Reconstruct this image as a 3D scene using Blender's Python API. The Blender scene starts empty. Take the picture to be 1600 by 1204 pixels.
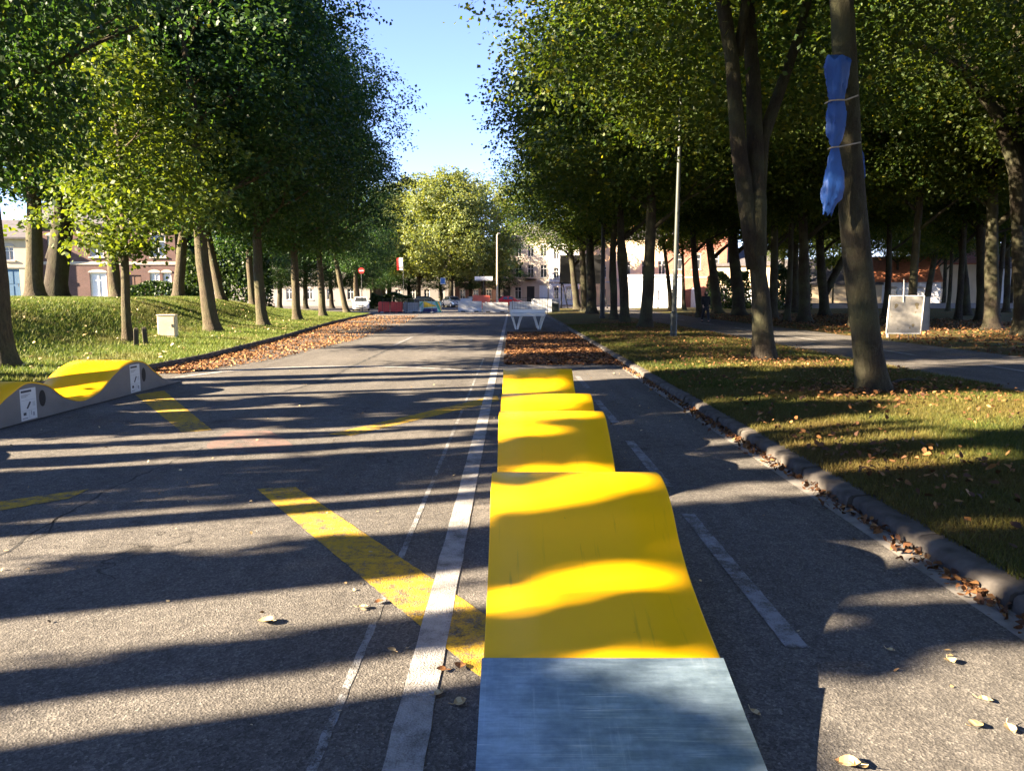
import bpy, bmesh, math, random
import numpy as np
from mathutils import Vector, Matrix, noise as mnoise

# ------------------------------------------------------------------ camera, sky, sun, exposure
scene = bpy.context.scene
COL = scene.collection
FPX, PITCH, CAMH = 1202.0, math.radians(6.74), 1.7
cam_data = bpy.data.cameras.new('camera'); cam = bpy.data.objects.new('camera', cam_data); COL.objects.link(cam)
cam_data.sensor_width = 36.0; cam_data.lens = FPX / 1600 * 36.0
cam_data.clip_start = 0.05; cam_data.clip_end = 3000
cam.location = (0, 0, CAMH); cam.rotation_euler = (math.radians(90) - PITCH, 0, 0)
scene.camera = cam

SUN_EL, SUN_AZ = math.radians(22), math.radians(253.5)      # azimuth clockwise from +Y
world = bpy.data.worlds.new('World'); scene.world = world; world.use_nodes = True
wn = world.node_tree
sky = wn.nodes.new('ShaderNodeTexSky'); sky.sky_type = 'NISHITA'; sky.sun_disc = False
sky.sun_elevation = SUN_EL; sky.sun_rotation = SUN_AZ; sky.air_density = 0.75; sky.dust_density = 0.0; sky.ozone_density = 1.5
bg = wn.nodes['Background']; bg.inputs['Strength'].default_value = 0.057
tint = wn.nodes.new('ShaderNodeMix'); tint.data_type = 'RGBA'; tint.blend_type = 'MULTIPLY'; tint.inputs[0].default_value = 1.0
tint.inputs[7].default_value = (0.72, 0.68, 0.90, 1); wn.links.new(sky.outputs['Color'], tint.inputs[6]); wn.links.new(tint.outputs[2], bg.inputs['Color'])
sun_d = bpy.data.lights.new('sun', 'SUN'); sun = bpy.data.objects.new('sun', sun_d); COL.objects.link(sun)
sun_d.energy = 5.0; sun_d.angle = math.radians(0.5); sun_d.color = (1.0, 0.80, 0.56)
SD = Vector((math.sin(SUN_AZ) * math.cos(SUN_EL), math.cos(SUN_AZ) * math.cos(SUN_EL), math.sin(SUN_EL)))
sun.rotation_euler = SD.to_track_quat('Z', 'Y').to_euler(); sun.location = (-30, -10, 40)
vs = scene.view_settings
vs.view_transform = 'Standard'; vs.look = 'None'; vs.gamma = 1.0; vs.use_curve_mapping = False
vs.exposure = 3.42
cy = scene.cycles
cy.use_denoising = True; cy.max_bounces = 6; cy.diffuse_bounces = 3; cy.transmission_bounces = 4; cy.transparent_max_bounces = 6
cy.sample_clamp_indirect = 6.0

RNG = np.random.default_rng(7)
random.seed(7)

# ------------------------------------------------------------------ where a sight line meets the ground or a plane
def ray(px, py):
    u = (px - 800) / FPX; v = (602 - py) / FPX
    return Vector((u, math.cos(PITCH) + v * math.sin(PITCH), -math.sin(PITCH) + v * math.cos(PITCH)))
def gp(px, py, h=0.0):
    d = ray(px, py); t = (h - CAMH) / d.z
    return Vector((d.x * t, d.y * t, h))
def at(px, py, Y):
    d = ray(px, py); t = Y / d.y
    return Vector((d.x * t, Y, CAMH + d.z * t))

# ------------------------------------------------------------------ terrain
KL = [(-40, -8.6), (10, -8.6), (14, -8.5), (17.3, -8.1), (20, -8.05), (29.4, -8.8), (45.8, -10.6), (60, -11.6), (66.5, -12.0), (69, -13.5), (71, -17), (72.5, -30), (73, -80)]
def kerb_left(y):
    return float(np.interp(y, [k[0] for k in KL], [k[1] for k in KL]))
def smooth(t):
    t = min(1, max(0, t)); return t * t * (3 - 2 * t)
def lawn_left_z(x, y):
    s = kerb_left(y) - x
    if s < 0: return 0.0
    amp = 1.42 * (1 - 0.88 * smooth((y - 40) / 30))
    return 0.12 + .12 * smooth(s / 3) + (amp - .12) * smooth((s - 2.3) / 5.2) + 0.03 * math.sin(x * .7 + y * .31) * smooth(s / 2)
PATH_L, PATH_R = 8.25, 12.9
def lawn_right_z(x, y):
    z = 0.125
    m = smooth((x - 3.1) / 1.5) * smooth((PATH_L - x) / 1.2) if x < PATH_L else smooth((x - PATH_R) / 2)
    z += m * (0.05 + 0.035 * mnoise.noise(Vector((x * .5, y * .4, 3))))
    return z
def ground_z(x, y):
    if x < kerb_left(y): return lawn_left_z(x, y)
    if x > 2.87: return lawn_right_z(x, y)
    return 0.0
def on_ground(px, py):
    d = ray(px, py); t = 2.0
    p = Vector((0, 0, CAMH))
    while t < 400:
        q = Vector((d.x * t, d.y * t, CAMH + d.z * t))
        if q.z <= ground_z(q.x, q.y): return q
        t += 0.04
    return Vector((d.x * 60, d.y * 60, 0))

# ------------------------------------------------------------------ materials
def M(name):
    m = bpy.data.materials.new(name); m.use_nodes = True
    nt = m.node_tree; b = nt.nodes['Principled BSDF']
    return m, nt, b
class NB:
    """small node helper"""
    def __init__(s, nt): s.nt = nt
    def n(s, t, **k):
        o = s.nt.nodes.new(t)
        for a, v in k.items():
            if a.startswith('i_'): o.inputs[a[2:].replace('_', ' ')].default_value = v
            else: setattr(o, a, v)
        return o
    def l(s, a, b): s.nt.links.new(a, b)
    def coord(s, scale=(1, 1, 1), kind='Object'):
        t = s.n('ShaderNodeTexCoord'); mp = s.n('ShaderNodeMapping'); mp.inputs['Scale'].default_value = scale
        s.l(t.outputs[kind], mp.inputs['Vector']); return mp.outputs['Vector']
    def geo(s, scale=(1, 1, 1)):
        t = s.n('ShaderNodeNewGeometry'); mp = s.n('ShaderNodeMapping'); mp.inputs['Scale'].default_value = scale
        s.l(t.outputs['Position'], mp.inputs['Vector']); return mp.outputs['Vector']
    def noise(s, vec, scale, detail=4, rough=.55):
        o = s.n('ShaderNodeTexNoise'); o.inputs['Scale'].default_value = scale; o.inputs['Detail'].default_value = detail; o.inputs['Roughness'].default_value = rough
        s.l(vec, o.inputs['Vector']); return o.outputs['Fac']
    def ramp(s, fac, stops):
        o = s.n('ShaderNodeValToRGB'); e = o.color_ramp.elements
        while len(e) < len(stops): e.new(0.5)
        for i, (p, c) in enumerate(stops):
            e[i].position = p; e[i].color = (c[0], c[1], c[2], 1) if isinstance(c, (tuple, list)) else (c, c, c, 1)
        s.l(fac, o.inputs['Fac']); return o.outputs['Color']
    def mix(s, fac, a, b, blend='MIX'):
        o = s.n('ShaderNodeMix', data_type='RGBA', blend_type=blend)
        for i, v in ((0, fac), (6, a), (7, b)):
            if hasattr(v, 'links') or isinstance(v, bpy.types.NodeSocket): s.l(v, o.inputs[i])
            elif i == 0: o.inputs[0].default_value = v
            else: o.inputs[i].default_value = (v[0], v[1], v[2], 1)
        return o.outputs[2]
    def bump(s, h, strength, dist, bsdf):
        o = s.n('ShaderNodeBump'); o.inputs['Strength'].default_value = strength; o.inputs['Distance'].default_value = dist
        s.l(h, o.inputs['Height']); s.l(o.outputs['Normal'], bsdf.inputs['Normal'])
def simple(name, col, rough=.6, metal=0, var=.12, vscale=8, bump=0, spec=.5):
    m, nt, b = M(name); q = NB(nt)
    f = q.noise(q.coord(), vscale, 5)
    c1 = tuple(c * (1 - var) for c in col); c2 = tuple(min(1, c * (1 + var)) for c in col)
    q.l(q.ramp(f, [(.3, c1), (.7, c2)]), b.inputs['Base Color'])
    b.inputs['Roughness'].default_value = rough; b.inputs['Metallic'].default_value = metal
    b.inputs['Specular IOR Level'].default_value = spec
    if bump: q.bump(f, bump, .01, b)
    return m

def asphalt_nodes(q, b):
    v = q.geo()
    fine = q.noise(v, 190, 3, .7)
    vor = q.n('ShaderNodeTexVoronoi', feature='F1'); vor.inputs['Scale'].default_value = 95; q.l(v, vor.inputs['Vector'])
    agg = q.ramp(vor.outputs['Color'], [(.0, (.30, .30, .30)), (.55, (.75, .74, .72)), (.85, (1.25, 1.22, 1.16)), (1, (2.0, 1.95, 1.85))])
    big = q.noise(v, .55, 6, .6)
    base = q.ramp(big, [(.25, (.122, .119, .116)), (.5, (.15, .145, .140)), (.75, (.182, .175, .166))])
    streak = q.noise(q.geo((2.2, .12, 1)), 1.0, 5, .65)
    wv = q.n('ShaderNodeVectorMath', operation='ADD'); nz = q.n('ShaderNodeTexNoise'); nz.inputs['Scale'].default_value = 3; q.l(v, nz.inputs['Vector']); q.l(v, wv.inputs[0]); q.l(nz.outputs['Color'], wv.inputs[1])
    ck = q.n('ShaderNodeTexVoronoi', feature='DISTANCE_TO_EDGE'); ck.inputs['Scale'].default_value = .42; q.l(wv.outputs[0], ck.inputs['Vector'])
    cm = q.n('ShaderNodeMath', operation='MULTIPLY'); q.l(q.ramp(ck.outputs['Distance'], [(.0, 1), (.007, 0)]), cm.inputs[0]); q.l(q.ramp(q.noise(v, .5, 3), [(.5, 0), (.58, .8)]), cm.inputs[1])
    base = q.mix(cm.outputs[0], base, (.02, .02, .02))
    oil = q.noise(v, 1.7, 2, .4); base = q.mix(q.ramp(oil, [(.66, 0), (.76, .55)]), base, (.04, .038, .037))
    base = q.mix(q.ramp(streak, [(.42, 0), (.72, .45)]), base, (.062, .059, .058))
    mid = q.noise(v, 9, 5, .65)
    base = q.mix(1.0, base, q.ramp(mid, [(.3, (.80, .80, .80)), (.7, (1.2, 1.19, 1.17))]), 'MULTIPLY')
    col = q.mix(.75, base, agg, 'MULTIPLY')
    fg = q.ramp(fine, [(.3, (.55, .55, .55)), (.7, (1.4, 1.4, 1.4))])
    col = q.mix(.8, col, fg, 'MULTIPLY')
    h = q.n('ShaderNodeMath', operation='ADD'); q.l(fine, h.inputs[0]); q.l(vor.outputs['Distance'], h.inputs[1])
    b.inputs['Roughness'].default_value = .9; b.inputs['Specular IOR Level'].default_value = .08
    q.bump(h.outputs[0], .55, .006, b)
    return col
def mat_asphalt():
    m, nt, b = M('asphalt'); q = NB(nt)
    q.l(asphalt_nodes(q, b), b.inputs['Base Color']); return m
def mat_paint(name, col, wear=.5, wscale=7, soft=.12):
    m, nt, b = M(name); q = NB(nt)
    a = asphalt_nodes(q, b)
    v = q.geo()
    w = q.noise(v, wscale, 8, .72); w2 = q.noise(v, 140, 2, .6); w3 = q.noise(v, 1.1, 3, .5)
    s = q.n('ShaderNodeMath', operation='MULTIPLY_ADD'); q.l(w2, s.inputs[0]); s.inputs[1].default_value = .5; q.l(w, s.inputs[2])
    s2 = q.n('ShaderNodeMath', operation='MULTIPLY_ADD'); q.l(w3, s2.inputs[0]); s2.inputs[1].default_value = .35; q.l(s.outputs[0], s2.inputs[2])
    k = .35 + wear * .7
    f = q.ramp(s2.outputs[0], [(max(0, k - soft), 0), (min(1, k + soft), 1)])
    dirt = q.ramp(w, [(.3, tuple(c * .78 for c in col)), (.65, col)])
    q.l(q.mix(f, a, dirt), b.inputs['Base Color']); return m
def mat_leaf(name, dark, mid, light, trans=.4, yellow=None):
    m, nt, b = M(name); q = NB(nt)
    g = q.n('ShaderNodeNewGeometry')
    stops = [(0, dark), (.5, mid), (.93, light)] + ([(1, yellow)] if yellow else [])
    c1 = q.ramp(g.outputs['Random Per Island'], stops)
    big = q.noise(q.geo(), .35, 3)
    col = q.mix(q.ramp(big, [(.35, 0), (.65, .5)]), c1, light)
    b.inputs['Roughness'].default_value = .55; b.inputs['Specular IOR Level'].default_value = .35
    q.l(col, b.inputs['Base Color'])
    tr = q.n('ShaderNodeBsdfTranslucent')
    q.l(q.mix(1.0, col, (1.9, 1.7, .55), 'MULTIPLY'), tr.inputs['Color'])
    mx = q.n('ShaderNodeMixShader'); mx.inputs[0].default_value = trans
    q.l(b.outputs[0], mx.inputs[1]); q.l(tr.outputs[0], mx.inputs[2])
    q.l(mx.outputs[0], nt.nodes['Material Output'].inputs['Surface'])
    return m
def mat_bark(name, dark, light):
    m, nt, b = M(name); q = NB(nt)
    v = q.geo((1, 1, .3))
    f = q.noise(v, 22, 8, .75); f2 = q.noise(q.geo(), 1.3, 3); f3 = q.noise(q.geo((1, 1, .5)), 60, 3)
    c = q.ramp(f, [(.3, dark), (.5, tuple((a + c_) / 2 for a, c_ in zip(dark, light))), (.68, light)])
    c = q.mix(q.ramp(f2, [(.4, 0), (.7, .5)]), c, (.09, .10, .05))
    q.l(q.mix(.5, c, q.ramp(f3, [(.3, (.6, .6, .6)), (.7, (1.3, 1.3, 1.3))]), 'MULTIPLY'), b.inputs['Base Color'])
    b.inputs['Roughness'].default_value = .9; b.inputs['Specular IOR Level'].default_value = .2
    q.bump(f, 1.0, .06, b); return m
def mat_lawn(name, g1, g2, brown, bamt):
    m, nt, b = M(name); q = NB(nt); v = q.geo()
    a = q.noise(v, .7, 5, .6); f = q.noise(v, 28, 5, .75); p = q.noise(v, .45, 4, .6); f2 = q.noise(v, 130, 2, .6)
    c = q.ramp(a, [(.3, g1), (.7, g2)])
    c = q.mix(q.ramp(p, [(.5 - bamt, 0), (.62, .75)]), c, brown)
    c = q.mix(.85, c, q.ramp(f, [(.3, (.45, .45, .45)), (.7, (1.5, 1.45, 1.3))]), 'MULTIPLY')
    c = q.mix(.7, c, q.ramp(f2, [(.3, (.5, .5, .5)), (.7, (1.5, 1.5, 1.5))]), 'MULTIPLY')
    q.l(c, b.inputs['Base Color']); b.inputs['Roughness'].default_value = .95; b.inputs['Specular IOR Level'].default_value = .15
    q.bump(f, .9, .04, b); return m
def mat_blade(name, stops, brown, bamt):
    m, nt, b = M(name); q = NB(nt)
    g = q.n('ShaderNodeNewGeometry'); c = q.ramp(g.outputs['Random Per Island'], stops)
    p = q.noise(q.geo(), .45, 4, .6)
    c = q.mix(q.ramp(p, [(.5 - bamt, 0), (.62, .6)]), c, brown)
    q.l(c, b.inputs['Base Color']); b.inputs['Roughness'].default_value = .6; b.inputs['Specular IOR Level'].default_value = .25
    tr = q.n('ShaderNodeBsdfTranslucent'); q.l(c, tr.inputs['Color'])
    mx = q.n('ShaderNodeMixShader'); mx.inputs[0].default_value = .35
    q.l(b.outputs[0], mx.inputs[1]); q.l(tr.outputs[0], mx.inputs[2]); q.l(mx.outputs[0], nt.nodes['Material Output'].inputs['Surface'])
    return m
def mat_random(name, stops, rough=.7, trans=0):
    m, nt, b = M(name); q = NB(nt)
    g = q.n('ShaderNodeNewGeometry'); c = q.ramp(g.outputs['Random Per Island'], stops)
    q.l(c, b.inputs['Base Color']); b.inputs['Roughness'].default_value = rough; b.inputs['Specular IOR Level'].default_value = .3
    return m
def mat_brick(name, c1, c2, mortar):
    m, nt, b = M(name); q = NB(nt)
    t = q.n('ShaderNodeTexCoord'); sp = q.n('ShaderNodeSeparateXYZ'); q.l(t.outputs['Object'], sp.inputs[0])
    ad = q.n('ShaderNodeMath', operation='ADD'); q.l(sp.outputs['X'], ad.inputs[0]); q.l(sp.outputs['Y'], ad.inputs[1])
    cb = q.n('ShaderNodeCombineXYZ'); q.l(ad.outputs[0], cb.inputs['X']); q.l(sp.outputs['Z'], cb.inputs['Y'])
    br = q.n('ShaderNodeTexBrick'); q.l(cb.outputs[0], br.inputs['Vector']); br.inputs['Scale'].default_value = 4.5
    br.inputs['Color1'].default_value = (*c1, 1); br.inputs['Color2'].default_value = (*c2, 1); br.inputs['Mortar'].default_value = (*mortar, 1)
    br.inputs['Mortar Size'].default_value = .014
    f = q.noise(q.coord(), .8, 5)
    q.l(q.mix(1, br.outputs['Color'], q.ramp(f, [(.3, (.75, .75, .75)), (.7, (1.15, 1.15, 1.15))]), 'MULTIPLY'), b.inputs['Base Color'])
    b.inputs['Roughness'].default_value = .9; return m
def mat_stucco(name, c):
    m, nt, b = M(name); q = NB(nt)
    f = q.noise(q.coord((1, 1, .35)), .9, 6, .65); f2 = q.noise(q.coord(), 25, 3)
    col = q.ramp(f, [(.3, tuple(x * .78 for x in c)), (.65, c)])
    q.l(col, b.inputs['Base Color']); b.inputs['Roughness'].default_value = .9; q.bump(f2, .3, .01, b); return m
def mat_glass(name, c=(.03, .035, .04)):
    m, nt, b = M(name); b.inputs['Base Color'].default_value = (*c, 1); b.inputs['Roughness'].default_value = .06
    b.inputs['Specular IOR Level'].default_value = .8; return m
def mat_tiles(name, c):
    m, nt, b = M(name); q = NB(nt)
    t = q.coord(); w = q.n('ShaderNodeTexWave', wave_type='BANDS', bands_direction='Z'); w.inputs['Scale'].default_value = 3.2; w.inputs['Distortion'].default_value = .6; q.l(t, w.inputs['Vector'])
    f = q.noise(t, 3, 5)
    col = q.mix(.6, q.ramp(f, [(.3, tuple(x * .7 for x in c)), (.7, tuple(min(1, x * 1.2) for x in c))]), q.ramp(w.outputs['Fac'], [(0, (.6, .6, .6)), (.5, (1, 1, 1))]), 'MULTIPLY')
    q.l(col, b.inputs['Base Color']); b.inputs['Roughness'].default_value = .85; return m

MT = {}
MT['asphalt'] = mat_asphalt()
MT['white_line'] = mat_paint('white_road_paint', (.34, .34, .335), .66, 6, .16)
MT['worn_line'] = mat_paint('worn_white_road_paint', (.26, .27, .29), .88, 7, .16)
MT['faint_line'] = mat_paint('faint_white_road_paint', (.26, .27, .28), .90, 9, .14)
MT['yellow_line'] = mat_paint('yellow_road_paint', (.50, .32, .035), .83, 12, .17)
MT['pink_stain'] = mat_paint('pink_chalk_stain', (.19, .125, .112), .95, 4, .22)
MT['bark'] = mat_bark('bark', (.014, .012, .0095), (.052, .042, .031))  # darker copy of the lime bark, shade put into its colour
MT['bark_pale'] = mat_bark('sunlit_bark', (.03, .024, .017), (.115, .092, .06))  # lighter copy of the same bark, sun on the left trunks put into it
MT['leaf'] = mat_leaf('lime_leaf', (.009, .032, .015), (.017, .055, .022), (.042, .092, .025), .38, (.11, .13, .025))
MT['leaf_right'] = mat_leaf('grove_leaf', (.012, .036, .010), (.028, .068, .015), (.085, .115, .018), .5, (.19, .18, .02))  # lightened and yellowed so the colour carries the sun glow in these crowns
MT['leaf_sunlit'] = mat_leaf('sunlit_leaf', (.03, .062, .013), (.06, .105, .018), (.105, .142, .024), .42)  # brighter leaf copy, sunlight on the young crown put into the colour
MT['leaf_gold'] = mat_leaf('sunlit_plane_leaf', (.06, .098, .03), (.10, .138, .045), (.155, .18, .065), .4)  # lighter leaf colour stands in for sun on the far crowns
MT['hedge'] = mat_leaf('hedge_leaf', (.012, .03, .008), (.022, .05, .012), (.04, .075, .016), .25)
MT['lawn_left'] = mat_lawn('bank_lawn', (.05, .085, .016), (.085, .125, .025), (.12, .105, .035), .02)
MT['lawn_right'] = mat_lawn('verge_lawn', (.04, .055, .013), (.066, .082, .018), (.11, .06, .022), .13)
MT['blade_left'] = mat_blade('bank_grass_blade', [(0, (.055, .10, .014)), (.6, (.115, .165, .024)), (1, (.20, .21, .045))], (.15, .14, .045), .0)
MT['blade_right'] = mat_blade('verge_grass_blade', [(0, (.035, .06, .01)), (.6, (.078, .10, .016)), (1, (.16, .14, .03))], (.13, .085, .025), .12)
MT['litter'] = mat_random('dry_leaf', [(0, (.035, .016, .009)), (.35, (.085, .036, .015)), (.7, (.17, .075, .026)), (1, (.30, .16, .06))])
MT['litter_sunlit'] = mat_random('sunlit_orange_leaf', [(0, (.07, .03, .013)), (.35, (.17, .075, .028)), (.7, (.32, .15, .055)), (1, (.45, .27, .11))])  # brighter copy of the litter, sun along the left kerb put into the colour
MT['litter_pale'] = mat_random('pale_dry_leaf', [(0, (.20, .12, .06)), (.5, (.36, .26, .12)), (1, (.5, .42, .26))])
MT['concrete'] = simple('kerb_concrete', (.08, .073, .066), .9, 0, .5, 6, .6, .2)
MT['gutter'] = simple('gutter_concrete', (.21, .20, .185), .9, 0, .3, 7, .4, .2)
MT['crack'] = simple('crack_tar', (.018, .018, .018), .9)
MT['earth'] = simple('earth', (.06, .05, .035), .95, 0, .3, .3)
# yellow deck: glossy moulded sheet with scuffs
def mat_yellow():
    m, nt, b = M('yellow_moulded_deck'); q = NB(nt); v = q.coord()
    f = q.noise(v, 1.6, 5); sc = q.noise(q.coord((26, 1.4, 1.4)), 1.0, 4, .7); mask = q.noise(v, 1.3, 2)
    sp = q.noise(v, 45, 2, .5)
    c = q.ramp(f, [(.3, (.88, .47, .001)), (.7, (.92, .495, .0015))])
    sfac = q.n('ShaderNodeMath', operation='MULTIPLY'); q.l(q.ramp(sc, [(.60, 0), (.70, 1)]), sfac.inputs[0]); q.l(q.ramp(mask, [(.46, 0), (.6, .38)]), sfac.inputs[1])
    c = q.mix(sfac.outputs[0], c, (.33, .20, .015))
    c = q.mix(q.ramp(sp, [(.74, 0), (.80, .6)]), c, (.35, .2, .02))
    q.l(c, b.inputs['Base Color']); b.inputs['Roughness'].default_value = .42
    q.l(q.ramp(f, [(.3, .36), (.7, .5)]), b.inputs['Roughness']); b.inputs['Specular IOR Level'].default_value = .35
    q.bump(q.noise(v, 5, 2), .08, .02, b); return m
MT['yellow'] = mat_yellow()
MT['yellow_edge'] = simple('yellow_deck_edge', (.50, .33, .02), .5)
MT['side_grey'] = simple('grey_side_board', (.17, .16, .155), .6, 0, .1, 3)
MT['black'] = simple('black_rubber', (.012, .012, .012), .7)
MT['sticker'] = simple('label_paper', (.62, .62, .62), .5, 0, .06, 3)
MT['ink'] = simple('label_ink', (.05, .05, .06), .6)
MT['ink_grey'] = simple('label_grey_ink', (.24, .24, .26), .6)
def mat_steel():
    m, nt, b = M('galvanised_steel'); q = NB(nt)
    f = q.noise(q.coord((1.5, 5, 1)), 3, 8, .7); f2 = q.noise(q.coord((3, 55, 1)), 1.2, 4, .7); f3 = q.noise(q.coord((40, 1.6, 1)), 1, 5, .75); mk = q.noise(q.coord(), 2.2, 3)
    c = q.ramp(f, [(.3, (.17, .255, .36)), (.55, (.27, .38, .50)), (.75, (.38, .50, .62))])
    c = q.mix(q.ramp(f2, [(.5, 0), (.72, .55)]), c, (.13, .20, .29))
    fac = q.n('ShaderNodeMath', operation='MULTIPLY'); q.l(q.ramp(f3, [(.52, 0), (.75, .8)]), fac.inputs[0]); q.l(q.ramp(mk, [(.48, 0), (.6, .7)]), fac.inputs[1])
    c = q.mix(fac.outputs[0], c, (.48, .58, .68))
    for rz_, sc_, th in ((.5, 90, .66), (-.25, 120, .68), (1.45, 100, .67)):
        t_ = q.n('ShaderNodeTexCoord'); mp = q.n('ShaderNodeMapping'); mp.inputs['Rotation'].default_value = (0, 0, rz_); mp.inputs['Scale'].default_value = (1.6, sc_, 1); q.l(t_.outputs['Object'], mp.inputs['Vector'])
        sf = q.n('ShaderNodeMath', operation='MULTIPLY'); q.l(q.ramp(q.noise(mp.outputs['Vector'], 1, 3, .6), [(th - .06, 0), (th + .03, .8)]), sf.inputs[0]); q.l(q.ramp(q.noise(q.coord(), 2.6, 4, .6), [(.46, 0), (.62, 1)]), sf.inputs[1])
        c = q.mix(sf.outputs[0], c, (.62, .70, .76))
    blot = q.noise(q.coord(), 4.5, 7, .7); c = q.mix(1.0, c, q.ramp(blot, [(.32, (.62, .66, .70)), (.68, (1.3, 1.28, 1.25))]), 'MULTIPLY')
    q.l(c, b.inputs['Base Color']); b.inputs['Metallic'].default_value = .75
    q.l(q.ramp(f, [(.3, .34), (.7, .52)]), b.inputs['Roughness'])
    q.bump(f2, .15, .004, b); return m
MT['steel'] = mat_steel()
def mat_tarp():
    m, nt, b = M('blue_tarp'); q = NB(nt); v = q.coord()
    f = q.noise(v, 3, 5)
    q.l(q.ramp(f, [(.3, (.007, .05, .23)), (.7, (.012, .08, .34))]), b.inputs['Base Color']); b.inputs['Roughness'].default_value = .58
    q.bump(q.noise(q.coord((1, 1, .6)), 9, 4), .6, .03, b); return m
MT['tarp'] = mat_tarp()
MT['strap'] = simple('pale_strap', (.30, .27, .22), .8)
MT['grey_metal'] = simple('grey_painted_metal', (.035, .043, .04), .55, .2, .15, 4)
MT['dark_metal'] = simple('dark_painted_metal', (.013, .014, .016), .6)
MT['pale_metal'] = simple('pale_lamp_metal', (.5, .44, .3), .5)
MT['wood_dark'] = simple('weathered_post_wood', (.05, .042, .032), .9, 0, .3, 12)
MT['cream_box'] = simple('cream_cabinet', (.58, .50, .36), .6, 0, .12, 3)
MT['white_plastic'] = simple('white_barrier_plastic', (.52, .54, .56), .45, 0, .1, 2)
MT['red_plastic'] = simple('red_barrier_plastic', (.62, .055, .04), .45, 0, .15, 2)
MT['orange_plastic'] = simple('orange_red_plastic', (.8, .16, .09), .45, 0, .12, 2)
MT['grey_concrete'] = simple('grey_block', (.32, .33, .35), .8, 0, .15, 2)
MT['blue_print'] = simple('dark_blue_print', (.03, .035, .16), .5)
MT['yellow_print'] = simple('yellow_print', (.75, .5, .02), .5)
MT['green_print'] = simple('green_print', (.05, .35, .25), .5)
MT['cyan_print'] = simple('cyan_print', (.30, .55, .62), .5)
MT['table_top'] = simple('pale_table_top', (.55, .57, .58), .6, 0, .1, 2)
MT['white_paint'] = simple('white_paint', (.72, .71, .68), .6, 0, .08, 2)
MT['board_white'] = simple('worn_white_board', (.25, .24, .215), .6, 0, .25, 6)
MT['board_tan'] = simple('tan_board', (.16, .13, .07), .5, 0, .25, 3)
MT['car_white'] = simple('white_car_paint', (.72, .74, .78), .25, 0, .03, 1)
MT['car_red'] = simple('red_car_paint', (.50, .02, .02), .25, 0, .05, 1)
MT['car_dark'] = simple('dark_car_paint', (.025, .028, .035), .25, 0, .05, 1)
MT['car_silver'] = simple('silver_car_paint', (.40, .42, .44), .25, .4, .05, 1)
MT['tyre'] = simple('tyre_rubber', (.02, .02, .02), .85)
MT['rim'] = simple('wheel_metal', (.45, .45, .46), .35, .8)
MT['lamp_glass'] = simple('headlight_glass', (.75, .75, .72), .1)
MT['tail'] = simple('tail_light', (.45, .02, .02), .2)
MT['glass'] = mat_glass('window_glass')
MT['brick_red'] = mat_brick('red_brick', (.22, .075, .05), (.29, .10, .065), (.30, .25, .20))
MT['brick_shaded'] = mat_brick('shaded_brick', (.085, .045, .042), (.115, .06, .052), (.13, .105, .10))  # brick darkened so its colour carries the shade on these houses
MT['stone'] = mat_stucco('pale_stone', (.45, .40, .34))
MT['cream'] = mat_stucco('cream_render', (.60, .49, .34))
MT['white_wall'] = mat_stucco('white_render', (.66, .68, .72))
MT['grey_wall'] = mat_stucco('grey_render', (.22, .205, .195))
MT['orange_wall'] = mat_stucco('orange_render', (.68, .42, .22))
MT['blue_door'] = simple('blue_door_paint', (.06, .14, .24), .6)
MT['brown_door'] = simple('brown_door_paint', (.10, .05, .03), .6)
MT['shutter_white'] = simple('white_shutter', (.66, .68, .72), .6)
MT['roof_dark'] = mat_tiles('slate_roof', (.09, .085, .09))
MT['roof_red'] = mat_tiles('red_tile_roof', (.36, .13, .06))
MT['cloth_black'] = simple('black_cloth', (.012, .013, .018), .85, 0, .2, 6)
MT['cloth_navy'] = simple('dark_trouser_cloth', (.016, .018, .028), .85, 0, .2, 6)
MT['skin'] = simple('skin', (.42, .26, .19), .55)
MT['hair'] = simple('dark_hair', (.025, .018, .012), .7)
MT['sign_red'] = simple('sign_red', (.6, .03, .03), .4)
MT['sign_blue'] = simple('sign_blue', (.10, .25, .55), .4)
MT['sign_white'] = simple('sign_white', (.75, .75, .75), .4)

# ------------------------------------------------------------------ mesh helpers
def link(o, parent=None):
    COL.objects.link(o)
    if parent is not None: o.parent = parent
    return o
def raw_mesh(name, V, F, mats, midx=None, smooth_=False):
    """V (n,3) array; F list of index lists or an (m,k) array"""
    me = bpy.data.meshes.new(name)
    V = np.asarray(V, np.float32)
    if isinstance(F, np.ndarray):
        k = F.shape[1]; n = F.shape[0]
        me.vertices.add(len(V)); me.vertices.foreach_set('co', V.ravel())
        me.loops.add(n * k); me.loops.foreach_set('vertex_index', F.astype(np.int32).ravel())
        me.polygons.add(n); me.polygons.foreach_set('loop_start', np.arange(0, n * k, k, dtype=np.int32))
        me.update(calc_edges=True)
    else:
        me.from_pydata([tuple(map(float, v)) for v in V], [], F); me.update()
    for m in (mats if isinstance(mats, (list, tuple)) else [mats]): me.materials.append(MT[m] if isinstance(m, str) else m)
    if midx is not None: me.polygons.foreach_set('material_index', np.asarray(midx, np.int32))
    if smooth_: me.polygons.foreach_set('use_smooth', np.ones(len(me.polygons), bool))
    return me
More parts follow.
